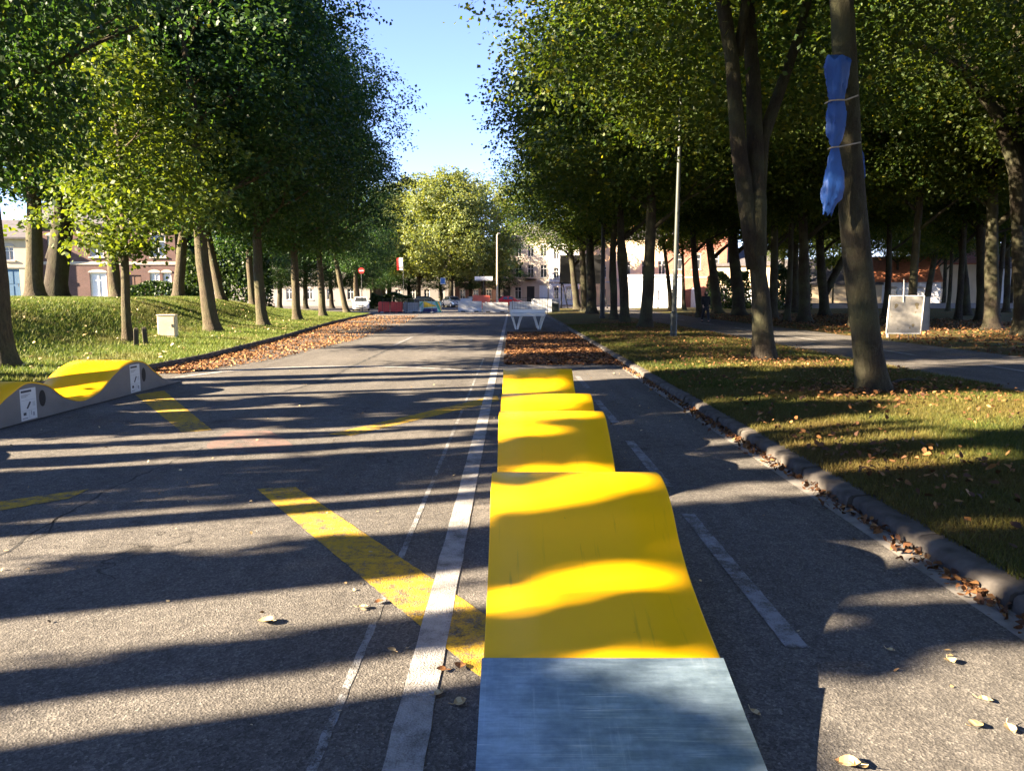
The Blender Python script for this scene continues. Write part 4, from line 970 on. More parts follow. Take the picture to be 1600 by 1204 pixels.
# ------------------------------------------------------------------ cars
def car(label, x, y, rz, paint, rear=False):
    t = thing('parked_car', label, 'car', (x, y, 0), rz, 'cars at the avenue end')   # nose towards -y
    st = [(-2.05, .62, .30, .50), (-1.98, .76, .22, .66), (-1.6, .84, .20, .78), (-1.1, .86, .20, .88), (-.6, .87, .20, .93), (.4, .87, .20, .95), (1.4, .86, .20, .96), (1.85, .82, .24, .95), (2.02, .70, .34, .80)]
    m = MB(); rings = []
    for yy, hw, zb, zt in st: rings.append([(-hw * .9, yy, zb), (-hw, yy, zb + .12), (-hw, yy, (zb + zt) / 2), (-hw * .96, yy, zt - .06), (-hw * .80, yy, zt), (hw * .80, yy, zt), (hw * .96, yy, zt - .06), (hw, yy, (zb + zt) / 2), (hw, yy, zb + .12), (hw * .9, yy, zb)])
    m.loft(rings, 0, True, True)
    cab = [(-.95, .70, .90, .93), (-.25, .62, .92, 1.40), (.35, .62, .94, 1.47), (1.15, .60, .94, 1.42), (1.75, .66, .94, 1.0)]
    m.loft([[(-.76 if i else -.72, yy, zb - .03), (-hw, yy, zt), (hw, yy, zt), (.76 if i else .72, yy, zb - .03)] for i, (yy, hw, zb, zt) in enumerate(cab)], 0, True, True)
    b = m.build('body', paint, t, True)
    def qd(name, pts, mat, par): mm = MB(); mm.add(pts, [(0, 1, 2, 3)]); return mm.build(name, mat, par)
    def quad_off(A, B, C, D, s, d):
        c = (Vector(A) + Vector(B) + Vector(C) + Vector(D)) / 4; n = (Vector(B) - Vector(A)).cross(Vector(D) - Vector(A)).normalized()
        if n.dot(c - Vector((0, .3, .9))) < 0: n = -n
        return [c + (Vector(p_) - c) * s + n * d for p_ in (A, B, C, D)]
    qd('windscreen', quad_off((-.72, -.95, .93), (.72, -.95, .93), (.62, -.25, 1.40), (-.62, -.25, 1.40), .88, .012), 'glass', b)
    qd('rear_window', quad_off((-.76, 1.75, 1.0), (.76, 1.75, 1.0), (.60, 1.15, 1.42), (-.60, 1.15, 1.42), .84, .012), 'glass', b)
    for s in (-1, 1):
        for a, c in ((-.35, .32), (.42, 1.1)):
            qd('side_window', quad_off((s * .745, a - .18 if a < 0 else a, .97), (s * .745, c, .97), (s * .63, c - .03, 1.38), (s * .63, a + .14 if a < 0 else a + .02, 1.38), .94, .02), 'glass', b)
        mm = MB(); mm.box(s * .56 - .14, -2.06, .58, s * .56 + .14, -1.96, .72, 0, .03); mm.build('headlight', 'lamp_glass', b)
        mm = MB(); mm.box(s * .62 - .1, 1.94, .66, s * .62 + .1, 2.04, .86, 0, .02); mm.build('tail_light', 'tail', b)
        mm = MB(); mm.box(s * .92 - .08, -.72, .95, s * .92 + .08, -.6, 1.07, 0, .03); mm.build('wing_mirror', paint, b)
        for yy in (-1.25, 1.3):
            mm = MB(); ring = lambda xx, r: [(xx, yy + r * math.cos(a), .31 + r * math.sin(a)) for a in np.linspace(0, 2 * math.pi, 19)[:-1]]
            x0, x1 = s * .70, s * .885
            mm.loft([ring(x0, .27), ring(x0, .31), ring(x1, .31), ring(x1, .20)], 0, True, True); wh = mm.build('wheel', 'tyre', t, True)
            mm = MB(); mm.loft([ring(x1 + s * .001, .20), ring(x1 + s * .012, .17), ring(x1 + s * .004, .05)], 0, True, True); mm.build('rim', 'rim', wh)
    mm = MB(); mm.box(-.26, -2.075, .40, .26, -2.04, .51); mm.build('number_plate', 'sign_white', b)
    mm = MB(); mm.box(-.5, -2.055, .30, .5, -2.0, .40, 0, .01); mm.box(-.3, -2.06, .53, .3, -2.0, .60, 0, .01); mm.build('grille', 'black', b)
    return t
car('white car facing us beside the bank tip', bx(571, 84), 82, .18, 'car_white')
car('red car parked before the stone houses by the lamp', bx(796, 112), 112, math.pi * .5 + .25, 'car_red')
car('dark car parked in shade right of the hedge', bx(668, 101), 101, math.pi * .45, 'car_dark')
car('silver-fronted dark car nearest the pale block', bx(708, 104), 104, .5, 'car_silver')
car('dark car just left of the red car behind the barriers', bx(745, 108), 108, math.pi * .5, 'car_dark')

# ------------------------------------------------------------------ signs, hedge
def sign(label, px, pyc, Y, size, mats, shape):
    t = thing('traffic_sign', label, 'sign', (bx(px, Y), Y, 0), 0, 'signs at the avenue end'); zc = at(px, pyc, Y).z
    m = MB(); m.tube([(0, .05, 0), (0, .05, zc + size * .5)], .04, 8); m.build('pole', 'grey_metal', t, True)
    m = MB()
    if shape == 'disc':
        m.loft([[(size * .5 * math.cos(a), y, zc + size * .5 * math.sin(a)) for a in np.linspace(0, 2 * math.pi, 25)[:-1]] for y in (-.01, .01)], 0, True, True)
        m.box(-size * .36, -.016, zc - size * .08, size * .36, -.0105, zc + size * .08, 1)
    elif shape == 'wide':
        m.box(-size, -.02, zc - size * .22, size, .02, zc + size * .22, 0); m.box(-size * .9, -.024, zc - size * .16, size * .9, -.021, zc - size * .12, 1)
    else:
        m.box(-size * .4, -.012, zc - size * .5, size * .4, .012, zc + size * .5, 0); m.box(-size * .3, -.016, zc - size * .4, size * .3, -.0125, zc + size * .4, 1)
    m.build('face', mats, t)
sign('red round sign above and left of the white car', 567, 423, 78, .6, ['sign_red', 'sign_white'], 'disc')
sign('small white and blue sign on a pole by the dark cars', 693, 439, 98, .8, ['sign_white', 'sign_blue'], 'plate')
sign('wide white board on a pole above the orange-red barrier', 756, 435, 100, 1.15, ['sign_white', 'grey_metal'], 'wide')
t = thing('banner', 'red and white vertical banner hanging in the far shade', 'banner', (bx(625, 104), 104, 0))
m_ = MB(); m_.tube([(0.6, 0, 0), (.6, 0, 5.9)], .05, 8); m_.build('pole', 'grey_metal', t, True)
z0 = at(625, 422, 104).z; z1 = at(625, 403, 104).z
m_ = MB()
for i in range(8):
    zz = z0 + (z1 - z0) * i / 8; zn = z0 + (z1 - z0) * (i + 1) / 8; y_ = lambda q: .06 * math.sin(q * 3)
    m_.add([(-.25, y_(zz), zz), (.05, y_(zz), zz), (.05, y_(zn), zn), (-.25, y_(zn), zn), (-.25, y_(zz) + .01, zz), (.05, y_(zz) + .01, zz), (.05, y_(zn) + .01, zn), (-.25, y_(zn) + .01, zn)], [(0, 1, 2, 3), (7, 6, 5, 4)], 0)
    m_.add([(.05, y_(zz), zz), (.55, y_(zz), zz), (.55, y_(zn), zn), (.05, y_(zn), zn), (.05, y_(zz) + .01, zz), (.55, y_(zz) + .01, zz), (.55, y_(zn) + .01, zn), (.05, y_(zn) + .01, zn)], [(0, 1, 2, 3), (7, 6, 5, 4)], 1)
m_.build('cloth', ['sign_red', 'sign_white'], t)
def bush(name, label, cat, x, y, z, sx, sy, sz, n, size, seed, mat='hedge', group=None):
    rng = np.random.default_rng(seed); C = rng.uniform(-1, 1, (n, 3)); C[:, 2] = rng.uniform(0, 1, n)
    k = rng.random(n) < .7; ax = rng.integers(0, 3, n)
    for i in range(n):
        if k[i]:
            a = ax[i]; C[i, a] = (1 if (a == 2 or C[i, a] > 0) else -1) * (1 - abs(rng.normal()) * .08)
    C = C * np.array([sx, sy, sz]); C[:, 2] *= 1 + .13 * np.sin(C[:, 0] * 1.9 + seed) ; C[:, :2] *= (1 - .12 * (C[:, 2:3] / sz) ** 2)
    N = rng.normal(size=(n, 3)) + np.array([0, -.2, .5]); N /= np.linalg.norm(N, axis=1, keepdims=True)
    V, F = leaf_quads(C, N, size, rng); o = bpy.data.objects.new(name, raw_mesh(name, V, F, mat)); link(o); o.location = (x, y, z)
    return tag(o, label, cat, group)
bush('hedge', 'clipped dark hedge behind the red barriers', 'hedge', bx(613, 92), 92, 0, 2.6, .9, 1.75, 7000, .2, 1)
bush('bush', 'green bush under the crest trees beside the brick house', 'bush', bx(255, 58), 58, 1.0, 2.2, 1.5, 1.5, 4000, .22, 2)
bush('bush', 'large dark green bush in the shade right of the brick house', 'bush', bx(362, 66), 66, .4, 3.2, 2, 5.2, 9000, .26, 3)
bush('bush', 'dark leafy bush between the far grove trunks behind the person', 'bush', bx(1135, 84), 84, .1, 2.2, 1.4, 3.6, 6000, .24, 4)
bush('bush', 'leafy shrub under the forked tree gap before the far wall', 'bush', bx(1232, 80), 80, .1, 1.8, 1.2, 4.2, 5000, .24, 5)

# ------------------------------------------------------------------ houses
def house(name, label, x, y, z, rz, w, d, h, wall, roof, openings, roof_h=2.4, trims=(), chimney=None, group=None, trim_mat='stone', roof_kind='gable'):
    t = thing(name, label, 'house', (x, y, z), rz, group)     # facade along local x, facing local -y
    xs = sorted({-w / 2, w / 2, *[o[0] for o in openings], *[o[2] for o in openings]}); zs = sorted({-.5, h, *[o[1] for o in openings], *[o[3] for o in openings]})
    m = MB(); rv = .16
    for a, b in zip(xs[:-1], xs[1:]):
        for c, e in zip(zs[:-1], zs[1:]):
            mx, mz = (a + b) / 2, (c + e) / 2
            if any(o[0] < mx < o[2] and o[1] < mz < o[3] for o in openings): continue
            m.add([(a, 0, c), (b, 0, c), (b, 0, e), (a, 0, e)], [(0, 1, 2, 3)])
    for o in openings:
        a, c, b, e = o[:4]
        m.add([(a, 0, c), (b, 0, c), (b, 0, e), (a, 0, e), (a, rv, c), (b, rv, c), (b, rv, e), (a, rv, e)], [(0, 1, 5, 4), (1, 2, 6, 5), (2, 3, 7, 6), (3, 0, 4, 7)])
    m.add([(-w / 2, 0, -.5), (w / 2, 0, -.5), (w / 2, d, -.5), (-w / 2, d, -.5), (-w / 2, 0, h), (w / 2, 0, h), (w / 2, d, h), (-w / 2, d, h)], [(1, 2, 6, 5), (2, 3, 7, 6), (3, 0, 4, 7)])
    if roof_kind == 'gable':
        for s in (-1, 1): m.add([(s * w / 2, 0, h), (s * w / 2, d, h), (s * w / 2, d / 2, h + roof_h)], [(0, 1, 2)])
    m.build('wall', wall, t, fix=False)
    m = MB(); ov = .3
    if roof_kind == 'gable':
        k = roof_h / (d / 2); prof = [(-ov, h - ov * k + .02), (d / 2, h + roof_h + .02), (d + ov, h - ov * k + .02), (d + ov, h - ov * k + .16), (d / 2, h + roof_h + .18), (-ov, h - ov * k + .16)]
        m.prism(prof, 'x', -w / 2 - .12, w / 2 + .12)
    else:
        m.box(-w / 2 - .15, -.15, h + .002, w / 2 + .15, d + .15, h + .3, 0, .03)
    r = m.build('roof', roof, t)
    if chimney is not None:
        m = MB(); m.box(chimney - .4, d * .5 - .3, h + roof_h - .6, chimney + .4, d * .5 + .3, h + roof_h + 1.2); m.box(chimney - .46, d * .5 - .36, h + roof_h + 1.2, chimney + .46, d * .5 + .36, h + roof_h + 1.32); m.build('chimney', wall, r)
    for o in openings:
        a, c, b, e, kind = o; fw = .07
        if kind in ('window', 'shutter'):
            m = MB(); y0, y1 = rv - .07, rv
            m.box(a, y0, c, a + fw, y1, e); m.box(b - fw, y0, c, b, y1, e); m.box(a + fw, y0, c, b - fw, y1, c + fw); m.box(a + fw, y0, e - fw, b - fw, y1, e)
            m.box((a + b) / 2 - .03, y0 + .004, c + fw, (a + b) / 2 + .03, y1, e - fw); m.box(a + fw, y0 + .008, c + (e - c) * .68, b - fw, y1, c + (e - c) * .68 + .05)
            f = m.build('window', 'white_paint', t)
            m = MB(); m.add([(a, rv - .02, c), (b, rv - .02, c), (b, rv - .02, e), (a, rv - .02, e)], [(0, 1, 2, 3)]); m.build('pane', 'glass' if kind == 'window' else 'shutter_white', f)
            m = MB(); m.box(a - .12, -.09, c - .12, b + .12, .02, c - .003); m.build('sill', trim_mat, f)
            m = MB(); n = 7; cx = (a + b) / 2; rr = (b - a) / 2 + .10; P0 = []; 
            for i in range(n): q = math.pi * i / (n - 1); P0.append((cx - (rr) * math.cos(q), e + .22 * math.sin(q) + .04))
            P = [(cx - rr, e + .002)] + P0 + [(cx + rr, e + .002)]
            m.prism(P, 'y', -.05, .01); m.build('lintel', trim_mat, f)
        else:
            m = MB(); mat = {'door': 'brown_door', 'garage': 'blue_door', 'white_door': 'shutter_white', 'dark': 'dark_metal'}[kind]
            m.box(a, rv - .06, c, b, rv, e)
            n = 2 if kind != 'garage' else 6
            for i in range(n):
                u0 = a + (b - a) * (i + .12) / n; u1 = a + (b - a) * (i + .88) / n
                m.box(u0, rv - .08, c + .15, u1, rv - .06, c + (e - c) * .48); m.box(u0, rv - .08, c + (e - c) * .54, u1, rv - .06, e - .12)
            dd = m.build('door', mat, t)
            m = MB(); m.tube([(b - .15, rv - .14, c + (e - c) * .45), (b - .15, rv - .14, c + (e - c) * .55)], .025, 8); m.build('handle', 'dark_metal', dd)
    for (z0_, z1_, pr_) in trims:
        m = MB(); m.box(-w / 2 + .003, -pr_, z0_, w / 2 - .003, -.003, z1_); m.build('string_course', trim_mat, t)
    return t
def win(x, z, w=1.0, h=1.7, k='window'): return (x - w / 2, z, x + w / 2, z + h, k)
# left: garage house, brick house
hz = lambda x, y: lawn_left_z(x, min(y, 60))
house('house', 'low beige house with a blue garage door at the left picture edge', bx(-2, 64), 63, 1.35, .12, 6.6, 8, 4.9, 'cream', 'roof_dark', [(-.4, -.2, 2.6, 2.4, 'garage'), win(1.9, 3.1, .75, 1.1)], 1.6, ((2.5, 2.75, .05),), None, 'houses beyond the left bank')
house('house', 'shaded red brick house with white shutters beyond the left bank', bx(164, 64), 64.5, .9, .05, 11.8, 9, 6.6, 'brick_shaded', 'roof_dark',
      [win(-3.9, .5, 1.0, 2.0, 'shutter'), win(-.5, .5, 1.35, 2.1, 'shutter'), win(4.1, .5, .8, 2.1, 'shutter'), win(5.1, .5, .7, 2.1, 'shutter'), win(-3.9, 3.9, 1.0, 1.7), win(-.5, 3.9, 1.1, 1.7), win(4.5, 3.9, 1.2, 1.8), (1.9, 0, 3.0, 2.4, 'door')], 2.6, ((3.25, 3.5, .06), (6.3, 6.6, .1)), -3, 'houses beyond the left bank')
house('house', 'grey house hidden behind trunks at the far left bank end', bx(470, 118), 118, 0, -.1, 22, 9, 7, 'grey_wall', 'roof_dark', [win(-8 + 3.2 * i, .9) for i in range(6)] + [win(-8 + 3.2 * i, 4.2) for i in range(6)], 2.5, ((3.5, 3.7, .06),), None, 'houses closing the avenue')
house('house', 'shaded house behind the hedge at the avenue end', bx(625, 140), 140, 0, 0, 20, 9, 8, 'grey_wall', 'roof_dark', [win(-8 + 2.6 * i, .9) for i in range(7)] + [win(-8 + 2.6 * i, 4.4) for i in range(7)], 2.5, ((3.8, 4.0, .06),), None, 'houses closing the avenue')  # grey render instead of white puts the shade into the wall colour
house('house', 'dark brick house in the shade behind the dark cars', bx(725, 142), 142, 0, .05, 13, 9, 9, 'brick_shaded', 'roof_dark', [win(-5 + 2.4 * i, .9) for i in range(5)] + [win(-5 + 2.4 * i, 4.4) for i in range(5)], 2.5, ((3.8, 4.0, .06),), None, 'houses closing the avenue')  # darkened brick carries the shade here too
x = bx(828, 135); hh = house('house', 'tall stone townhouse with a small balcony behind the red car', x, 135, 0, -.3, 11.5, 10, 11.5, 'stone', 'roof_dark',
      [(-4.9, 0, -3.6, 3.0, 'dark'), win(-2.2, .9, 1.2, 2.1), (-.6, 0, .8, 3.1, 'dark'), win(2.4, .9, 1.5, 2.4, 'shutter'), win(4.5, .9, 1.1, 2.2)] + [win(q, 4.6, 1.15, 2.2) for q in (-4.2, -2.1, .1, 2.4, 4.5)] + [win(q, 8.2, 1.1, 1.9) for q in (-4.2, -2.1, .1, 2.4, 4.5)], 2.6, ((3.7, 4.0, .10), (7.4, 7.65, .08), (11.1, 11.5, .2)), 4, 'houses closing the avenue')
m_ = MB(); m_.box(-1.0, -.9, 4.25, 1.2, -.003, 4.4)
for q in np.linspace(-.98, 1.18, 12): m_.tube([(q, -.86, 4.4), (q, -.86, 5.3)], .02, 5)
m_.box(-1.0, -.9, 5.3, 1.2, -.82, 5.36); m_.build('balcony', 'dark_metal', hh)
house('house', 'pale pink brick house seen below the billboard', bx(887, 132), 131, 0, -.55, 7.5, 10, 10.5, 'white_wall', 'roof_dark', [win(-2.4, .9, 1, 2), win(0, .9, 1, 2), (1.8, 0, 2.9, 2.6, 'door')] + [win(q, 4.4) for q in (-2.4, 0, 2.4)] + [win(q, 7.6) for q in (-2.4, 0, 2.4)], 2.5, ((3.6, 3.85, .08),), None, 'houses closing the avenue')
house('house', 'sunlit orange rendered house between the burled trunks', bx(940, 122), 121, 0, -.7, 9, 10, 10.5, 'orange_wall', 'roof_red', [win(-2.8, .9), (-.6, 0, .5, 2.5, 'door'), win(2.6, .9), win(-2.8, 4.3), win(0, 4.3), win(2.6, 4.3)], 2.5, ((3.5, 3.7, .07),), None, 'houses closing the avenue')
house('house', 'cream house above the white shed by the lamp post', bx(1005, 116), 116, 0, -.5, 9, 10, 10, 'cream', 'roof_dark', [win(-2.8, .9), win(0, .9), win(2.6, .9), win(-2.8, 4.6, 1.1, 2), win(0, 4.6, 1.1, 2), win(2.6, 4.6, 1.1, 2)], 2.5, ((3.7, 4.1, .15),), None, 'houses closing the avenue')
house('shed', 'white flat-roofed shed behind the tree left of the lamp', bx(1022, 98), 98, 0, -.12, 6.6, 4, 3.9, 'white_wall', 'white_wall', [win(2.2, 1.4, 1.0, .9, 'window'), (.3, 0, 1.3, 2.2, 'white_door')], 0, ((3.3, 3.5, .06),), None, None, 'white_paint', 'flat')
house('house', 'red brick house with white door behind the walking person', bx(1082, 104), 103, 0, -.3, 7.8, 9, 9.5, 'brick_red', 'roof_dark', [(-.6, 0, .4, 2.6, 'white_door'), win(-2.4, .9, 1.0, 1.9), win(2.3, .9, 1.0, 1.9), win(-2.4, 5.0, 1.1, 1.9), win(0, 5.0, 1.1, 1.9), win(2.3, 5.0, 1.1, 1.9)], 2.5, ((3.9, 4.05, .06),), None, 'houses behind the grove')
house('house', 'beige house behind the stout grove trunks', bx(1165, 100), 101, 0, -.3, 8.5, 9, 5.5, 'cream', 'roof_dark', [win(-2.6, .9), (0, 0, 1.1, 2.4, 'white_door'), win(2.6, .9)], 2.3, (), None, 'houses behind the grove')
house('bungalow', 'cream bungalow with dark roof behind the V-forked tree', bx(1295, 92), 92, 0, -.3, 11, 8, 3.0, 'cream', 'roof_dark', [win(-3.6, .9, 1.2, 1.2), (3.4, 0, 4.4, 2.2, 'white_door')], 2.9, ((.0, .7, .06),), None, 'houses behind the grove')
house('bungalow', 'low white-windowed house with red tile roof behind the white board', bx(1405, 90), 90, 0, -.3, 8, 8, 3.3, 'white_wall', 'roof_red', [win(-1.2, .9, 1.3, 1.5, 'window'), win(1.6, .9, 1.3, 1.5, 'shutter')], 2.8, (), None, 'houses behind the grove')
house('house', 'pale house glimpsed right of the leaning grove trunk', bx(1500, 94), 95, 0, -.3, 8, 8, 5.5, 'cream', 'roof_red', [win(-2, .9, 1.1, 1.5), win(.4, .9, 1.1, 1.5, 'shutter'), win(2.6, .9, 1.1, 1.5)], 2.8, (), None, 'houses behind the grove')
house('house', 'white house glimpsed near the right picture edge', bx(1590, 94), 95, 0, -.3, 8, 8, 5.0, 'white_wall', 'roof_dark', [win(-2.5, .9), win(0, .9), win(2.5, .9)], 2.8, (), None, 'houses behind the grove')
m_ = MB(); 
p0 = Vector((bx(1105, 86), 86)); m_.box(0, 0, 0, 40, .25, .62, 0, .02); m_.box(-.03, -.04, .62, 40.03, .29, .70, 0, .01)
tag(m_.build('garden_wall', 'grey_wall', None, False, (p0.x, p0.y, .05)), 'low pale garden wall running behind the grove', 'wall')

# ------------------------------------------------------------------ person walking in the grove
def person():
    p = on_ground(1102, 504); t = thing('person', 'person in black hooded jacket and dark trousers walking away among the trunks', 'person', p, .15)
    def skin(name, J, E, mat, par, sub=2, root=0):
        me = bpy.data.meshes.new(name); me.from_pydata([j[0] for j in J], E, []); me.materials.append(MT[mat])
        o = bpy.data.objects.new(name, me); link(o, par)
        md = o.modifiers.new('skin', 'SKIN'); md.use_smooth_shade = True
        for i, j in enumerate(J):
            v = me.skin_vertices[0].data[i]; v.radius = (j[1], j[1] if len(j) < 3 else j[2]); v.use_root = i == root
        sb = o.modifiers.new('sub', 'SUBSURF'); sb.levels = sub; sb.render_levels = sub
        return o
    J = [((0, 0, .95), .125, .10), ((0, 0, 1.15), .12, .095), ((0, -.01, 1.38), .15, .10), ((0, -.02, 1.50), .055), ((0, -.035, 1.57), .075), ((0, -.04, 1.66), .088, .098), ((0, -.035, 1.73), .06),
         ((.17, 0, 1.42), .055), ((.23, .06, 1.16), .042), ((.22, -.03, .93), .032), ((.215, -.05, .87), .034), ((-.17, 0, 1.42), .055), ((-.23, -.06, 1.16), .042), ((-.22, -.16, .94), .032), ((-.215, -.18, .88), .034),
         ((.09, 0, .86), .085), ((.09, -.16, .50), .06), ((.09, -.22, .10), .042), ((.09, -.34, .05), .035), ((-.09, 0, .86), .085), ((-.09, .10, .50), .06), ((-.09, .30, .14), .042), ((-.09, .20, .04), .035)]
    E = [(0, 1), (1, 2), (2, 3), (3, 4), (4, 5), (5, 6), (2, 7), (7, 8), (8, 9), (9, 10), (2, 11), (11, 12), (12, 13), (13, 14), (0, 15), (15, 16), (16, 17), (17, 18), (0, 19), (19, 20), (20, 21), (21, 22)]
    for hand, (hx, hy, hz_) in ((10, (.215, -.05, .87)), (14, (-.215, -.18, .88))):
        for k_ in range(5):
            n = len(J); dx = (-.022 + .013 * k_); L = (.075, .085, .08, .065, .05)[k_]
            if k_ == 4: J += [((hx * .9, hy - .04, hz_ + .01), .010), ((hx * .86, hy - .06, hz_ - .03), .008)]
            else: J += [((hx, hy + dx, hz_ - L * .55), .009), ((hx * .94, hy + dx, hz_ - L), .008)]
            E += [(hand, n), (n, n + 1)]
    body = skin('body', J, E, 'skin', t)
    JJ = [((0, .0, .82), .175, .135), ((0, 0, 1.0), .17, .13), ((0, 0, 1.2), .175, .125), ((0, -.005, 1.38), .19, .13), ((0, -.01, 1.47), .10), ((.185, 0, 1.42), .078), ((.245, .06, 1.16), .066), ((.23, -.02, .96), .055), ((-.185, 0, 1.42), .078), ((-.245, -.06, 1.16), .066), ((-.23, -.15, .97), .055)]
    skin('jacket', JJ, [(0, 1), (1, 2), (2, 3), (3, 4), (3, 5), (5, 6), (6, 7), (3, 8), (8, 9), (9, 10)], 'cloth_black', t)
    skin('hood', [((0, .01, 1.46), .12, .12), ((0, .005, 1.56), .115, .12), ((0, -.005, 1.66), .115, .125), ((0, -.005, 1.745), .07)], [(0, 1), (1, 2), (2, 3)], 'cloth_black', t)
    skin('trousers', [((0, 0, .90), .155, .12), ((.095, 0, .82), .105), ((.09, -.16, .50), .085), ((.09, -.22, .12), .068), ((-.095, 0, .82), .105), ((-.09, .10, .50), .085), ((-.09, .30, .16), .068)], [(0, 1), (1, 2), (2, 3), (0, 4), (4, 5), (5, 6)], 'cloth_navy', t)
    skin('shoe', [((.09, -.20, .05), .05), ((.09, -.36, .04), .045)], [(0, 1)], 'black', t)
    skin('shoe', [((-.09, .30, .09), .05), ((-.09, .19, .045), .045)], [(0, 1)], 'black', t)
person()

# ------------------------------------------------------------------ grass blades
def grass(name, label, n, xf, zf, h, w, mat, seed, dens=None):
    rng = np.random.default_rng(seed); P = xf(rng, n)
    Z = np.array([zf(a, b) for a, b in P]); n = len(P)
    a = rng.uniform(0, 2 * np.pi, n); hh = h * rng.uniform(.45, 1.25, n); ww = w * rng.uniform(.7, 1.3, n); l = rng.normal(size=(n, 2)) * (hh * .55)[:, None]
    B = np.stack([np.cos(a) * ww, np.sin(a) * ww], 1)
    V = np.zeros((n, 3, 3)); V[:, 0, :2] = P - B; V[:, 1, :2] = P + B; V[:, 2, :2] = P + l; V[:, 0, 2] = V[:, 1, 2] = Z - .01; V[:, 2, 2] = Z + hh
    o = bpy.data.objects.new(name, raw_mesh(name, V.reshape(-1, 3), np.arange(3 * n).reshape(n, 3), mat)); link(o); return stuff(o, label, 'grass')
def reg(x0, x1, y0, y1, power=1.0):
    def f(rng, n):
        y = y0 + (y1 - y0) * rng.random(n) ** power; return np.stack([rng.uniform(x0, x1, n), y], 1)
    return f
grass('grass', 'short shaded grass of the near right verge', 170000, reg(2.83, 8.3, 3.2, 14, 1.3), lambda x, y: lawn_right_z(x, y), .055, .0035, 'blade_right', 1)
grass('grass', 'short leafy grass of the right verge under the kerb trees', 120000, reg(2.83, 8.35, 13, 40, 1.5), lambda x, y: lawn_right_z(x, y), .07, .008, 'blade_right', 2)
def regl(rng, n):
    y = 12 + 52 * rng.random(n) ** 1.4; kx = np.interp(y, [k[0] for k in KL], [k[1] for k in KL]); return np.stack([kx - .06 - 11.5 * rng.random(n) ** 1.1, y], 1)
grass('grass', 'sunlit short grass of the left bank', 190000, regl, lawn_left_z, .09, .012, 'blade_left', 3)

# ------------------------------------------------------------------ fallen leaves
def litter(name, label, P, size, mat, seed, zf=None, curl=.35, lift=.012):
    rng = np.random.default_rng(seed); n = len(P)
    Z = np.array([(zf(a, b) if zf else 0.0) for a, b in P]) + lift + np.abs(rng.normal(size=n)) * lift
    C = np.concatenate([P, Z[:, None]], 1)
    N = rng.normal(size=(n, 3)) * curl + np.array([0, 0, 1]); N /= np.linalg.norm(N, axis=1, keepdims=True)
    T = rng.normal(size=(n, 3)); T -= N * np.sum(T * N, 1, keepdims=True); T /= np.linalg.norm(T, axis=1, keepdims=True); B = np.cross(N, T)
    s = (size * rng.uniform(.5, 1.3, n))[:, None]; w = s * rng.uniform(.22, .42, n)[:, None]; up = N * s * rng.uniform(.02, .3, n)[:, None]
    V = np.stack([C - T * s * .5, C - T * s * .2 - B * w + up, C + T * s * .2 - B * w * .8 + up, C + T * s * .6 + up * .6, C + T * s * .2 + B * w * .8 + up * .7, C - T * s * .2 + B * w + up], 1).reshape(-1, 3)
    F = np.arange(6 * n).reshape(n, 6)
    o = bpy.data.objects.new(name, raw_mesh(name, V, F, mat)); link(o); return stuff(o, label, 'fallen leaves')
r_ = np.random.default_rng(99)
n = 42000; y = 18.6 + 16 * r_.random(n); x = -.2 + 3.0 * r_.random(n); k = np.array([mnoise.noise(Vector((a * .5, b * .35, 7))) for a, b in zip(x, y)]) + (.65 - np.abs(y - 25) / 16) > r_.uniform(-.4, .5, n)
litter('leaf_litter', 'carpet of brown fallen leaves in the parking bay', np.stack([x, y], 1)[k], .085, 'litter', 1)
n = 26000; y = 16.5 + 46 * r_.random(n) ** 1.25; kx = np.interp(y, [q[0] for q in KL], [q[1] for q in KL]); wd = np.interp(y, [16, 20, 30, 45, 62], [.9, 1.8, 3.0, 4.2, 4.2]); x = kx + .03 + wd * r_.random(n) ** 1.6
k = np.array([mnoise.noise(Vector((a * .4, b * .3, 3))) for a, b in zip(x, y)]) > r_.uniform(-.6, .35, n)
litter('leaf_litter', 'orange-brown fallen leaves along the left kerb', np.stack([x, y], 1)[k], .07, 'litter_sunlit', 2)
n = 3000; y = 2.6 + 24 * r_.random(n) ** 1.3; x = 2.70 - np.abs(r_.normal(size=n)) * .075 - .01
k = np.array([mnoise.noise(Vector((1.0, b * .8, 5))) for b in y]) + .1 > r_.uniform(-.35, .3, n)
litter('leaf_litter', 'dry leaves gathered in the right gutter', np.stack([x, y], 1)[k], .05, 'litter', 3, None, .8, .014)
n = 11000; y = 3.6 + 34 * r_.random(n) ** 1.2; x = 3.0 + 5.3 * r_.random(n)
k = np.array([mnoise.noise(Vector((a * .5, b * .35, 11))) for a, b in zip(x, y)]) + np.clip((y - 12) / 40, -.2, .4) > r_.uniform(-.35, .6, n)
litter('leaf_litter', 'fallen leaves scattered over the right verge', np.stack([x, y], 1)[k], .06, 'litter', 4, lawn_right_z, .5, .03)
n = 11000; y = 14 + 45 * r_.random(n); x = 12.7 + 14 * r_.random(n)
litter('leaf_litter', 'brown leaf cover under the grove beyond the path', np.stack([x, y], 1), .10, 'litter', 5, lawn_right_z, .5, .03)
n = 520; y = 2.4 + 16 * r_.random(n) ** 1.2; x = -6.3 + 8.9 * r_.random(n); k = ~((x > -.2) & (x < .95) & (y < 13)) & (r_.random(n) < .55 + .4 * (x > .9))
litter('leaf_litter', 'tiny dry leaf crumbs scattered over the near asphalt', np.stack([x, y], 1)[k], .028, 'litter_pale', 6, None, .4, .004)
n = 500; y = 14 + 30 * r_.random(n); kx = np.interp(y, [q[0] for q in KL], [q[1] for q in KL]); x = kx - .3 - 7 * r_.random(n)
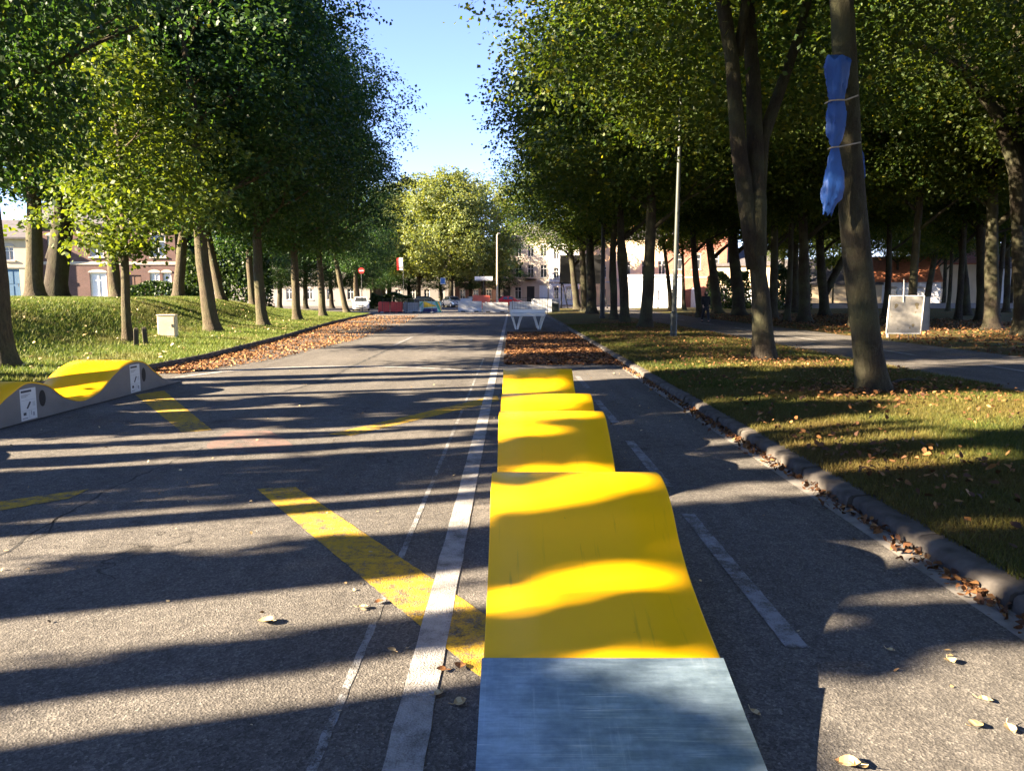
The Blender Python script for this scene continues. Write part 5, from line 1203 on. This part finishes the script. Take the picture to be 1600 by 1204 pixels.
litter('leaf_litter', 'a few pale leaves on the sunlit bank', np.stack([x, y], 1), .09, 'litter_pale', 7, lawn_left_z, .5, .05)
P_ = []
for px, py in ((1366, 612), (1193, 564), (1009, 513), (977, 505)):
    c_ = on_ground(px, py); m = 900; a_ = r_.uniform(0, 6.283, m); d_ = .2 + np.abs(r_.normal(size=m)) * 1.1; P_.append(np.stack([c_.x + d_ * np.cos(a_), c_.y + d_ * np.sin(a_)], 1))
P_ = np.concatenate(P_); P_ = P_[(P_[:, 0] > 3.0) & (P_[:, 0] < 8.2)]
litter('leaf_litter', 'brown leaves gathered round the kerb tree feet', P_, .055, 'litter', 8, lawn_right_z, .5, .03)
# single leaves on the near asphalt
LEAF = [(415, 970, .10, 0, 'straw-coloured leaf alone on the sunlit asphalt left of the line'), (592, 940, .06, 1, 'orange-brown leaf where the yellow stripe starts to widen'), (567, 948, .06, 0, 'small yellow leaf next to the orange-brown one'),
        (612, 1015, .05, 0, 'small yellowish leaf between the two bright asphalt patches'), (690, 1045, .05, 1, 'brown leaf near the foot of the yellow stripe'), (718, 1040, .07, 1, 'curled brown leaf against the stripe and plate'),
        (719, 1096, .06, 0, 'pale upright leaf on dark asphalt beside the steel plate'), (686, 1082, .05, 0, 'pale leaf on the edge of the white line'), (1180, 1113, .05, 0, 'white oval leaf in the shadow right of the plate'),
        (1485, 1032, .07, 0, 'curled tan leaf on the right asphalt near the gutter'), (1525, 1132, .07, 0, 'flat pale leaf near the lower right corner'), (1578, 1138, .06, 0, 'narrow pale leaf beside the flat one in the corner'), (1325, 1192, .09, 0, 'large curled tan leaf at the bottom edge right of the plate'),
        (1345, 1195, .06, 0, 'small leaf fragment touching the large curled leaf'), (1392, 1015, .04, 0, 'tiny white leaf before the gutter curve'), (1540, 1093, .06, 0, 'tan leaf above the flat pale leaf')]
for i, (px, py, s, kd, lab) in enumerate(LEAF):
    p = gp(px, py, .012); rng = random.Random(i + 40); mb = MB(); L = []; Rr = []; mid = []
    for j in range(7):
        u = j / 6; w_ = s * .42 * math.sin(math.pi * min(1, u * 1.0)) ** .8 * (1 - .2 * u); zc = .25 * s * (u - .5) ** 2 * rng.uniform(.8, 2)
        mid.append((s * (u - .5), 0, zc)); L.append((s * (u - .5), w_, zc + w_ * .45)); Rr.append((s * (u - .5), -w_, zc + w_ * .35))
    for j in range(6): mb.add([mid[j], mid[j + 1], L[j + 1], L[j]], [(0, 1, 2, 3)]); mb.add([mid[j], Rr[j], Rr[j + 1], mid[j + 1]], [(0, 1, 2, 3)])
    mb.tube([(-s * .5, 0, .004), (-s * .8, .01, .012)], .0018, 5)
    tag(mb.build('fallen_leaf', 'litter' if kd else 'litter_pale', None, True, p, (rng.uniform(-.2, .2), rng.uniform(-.2, .2), rng.uniform(0, 6.28))), lab, 'leaf', 'single leaves on the near asphalt')
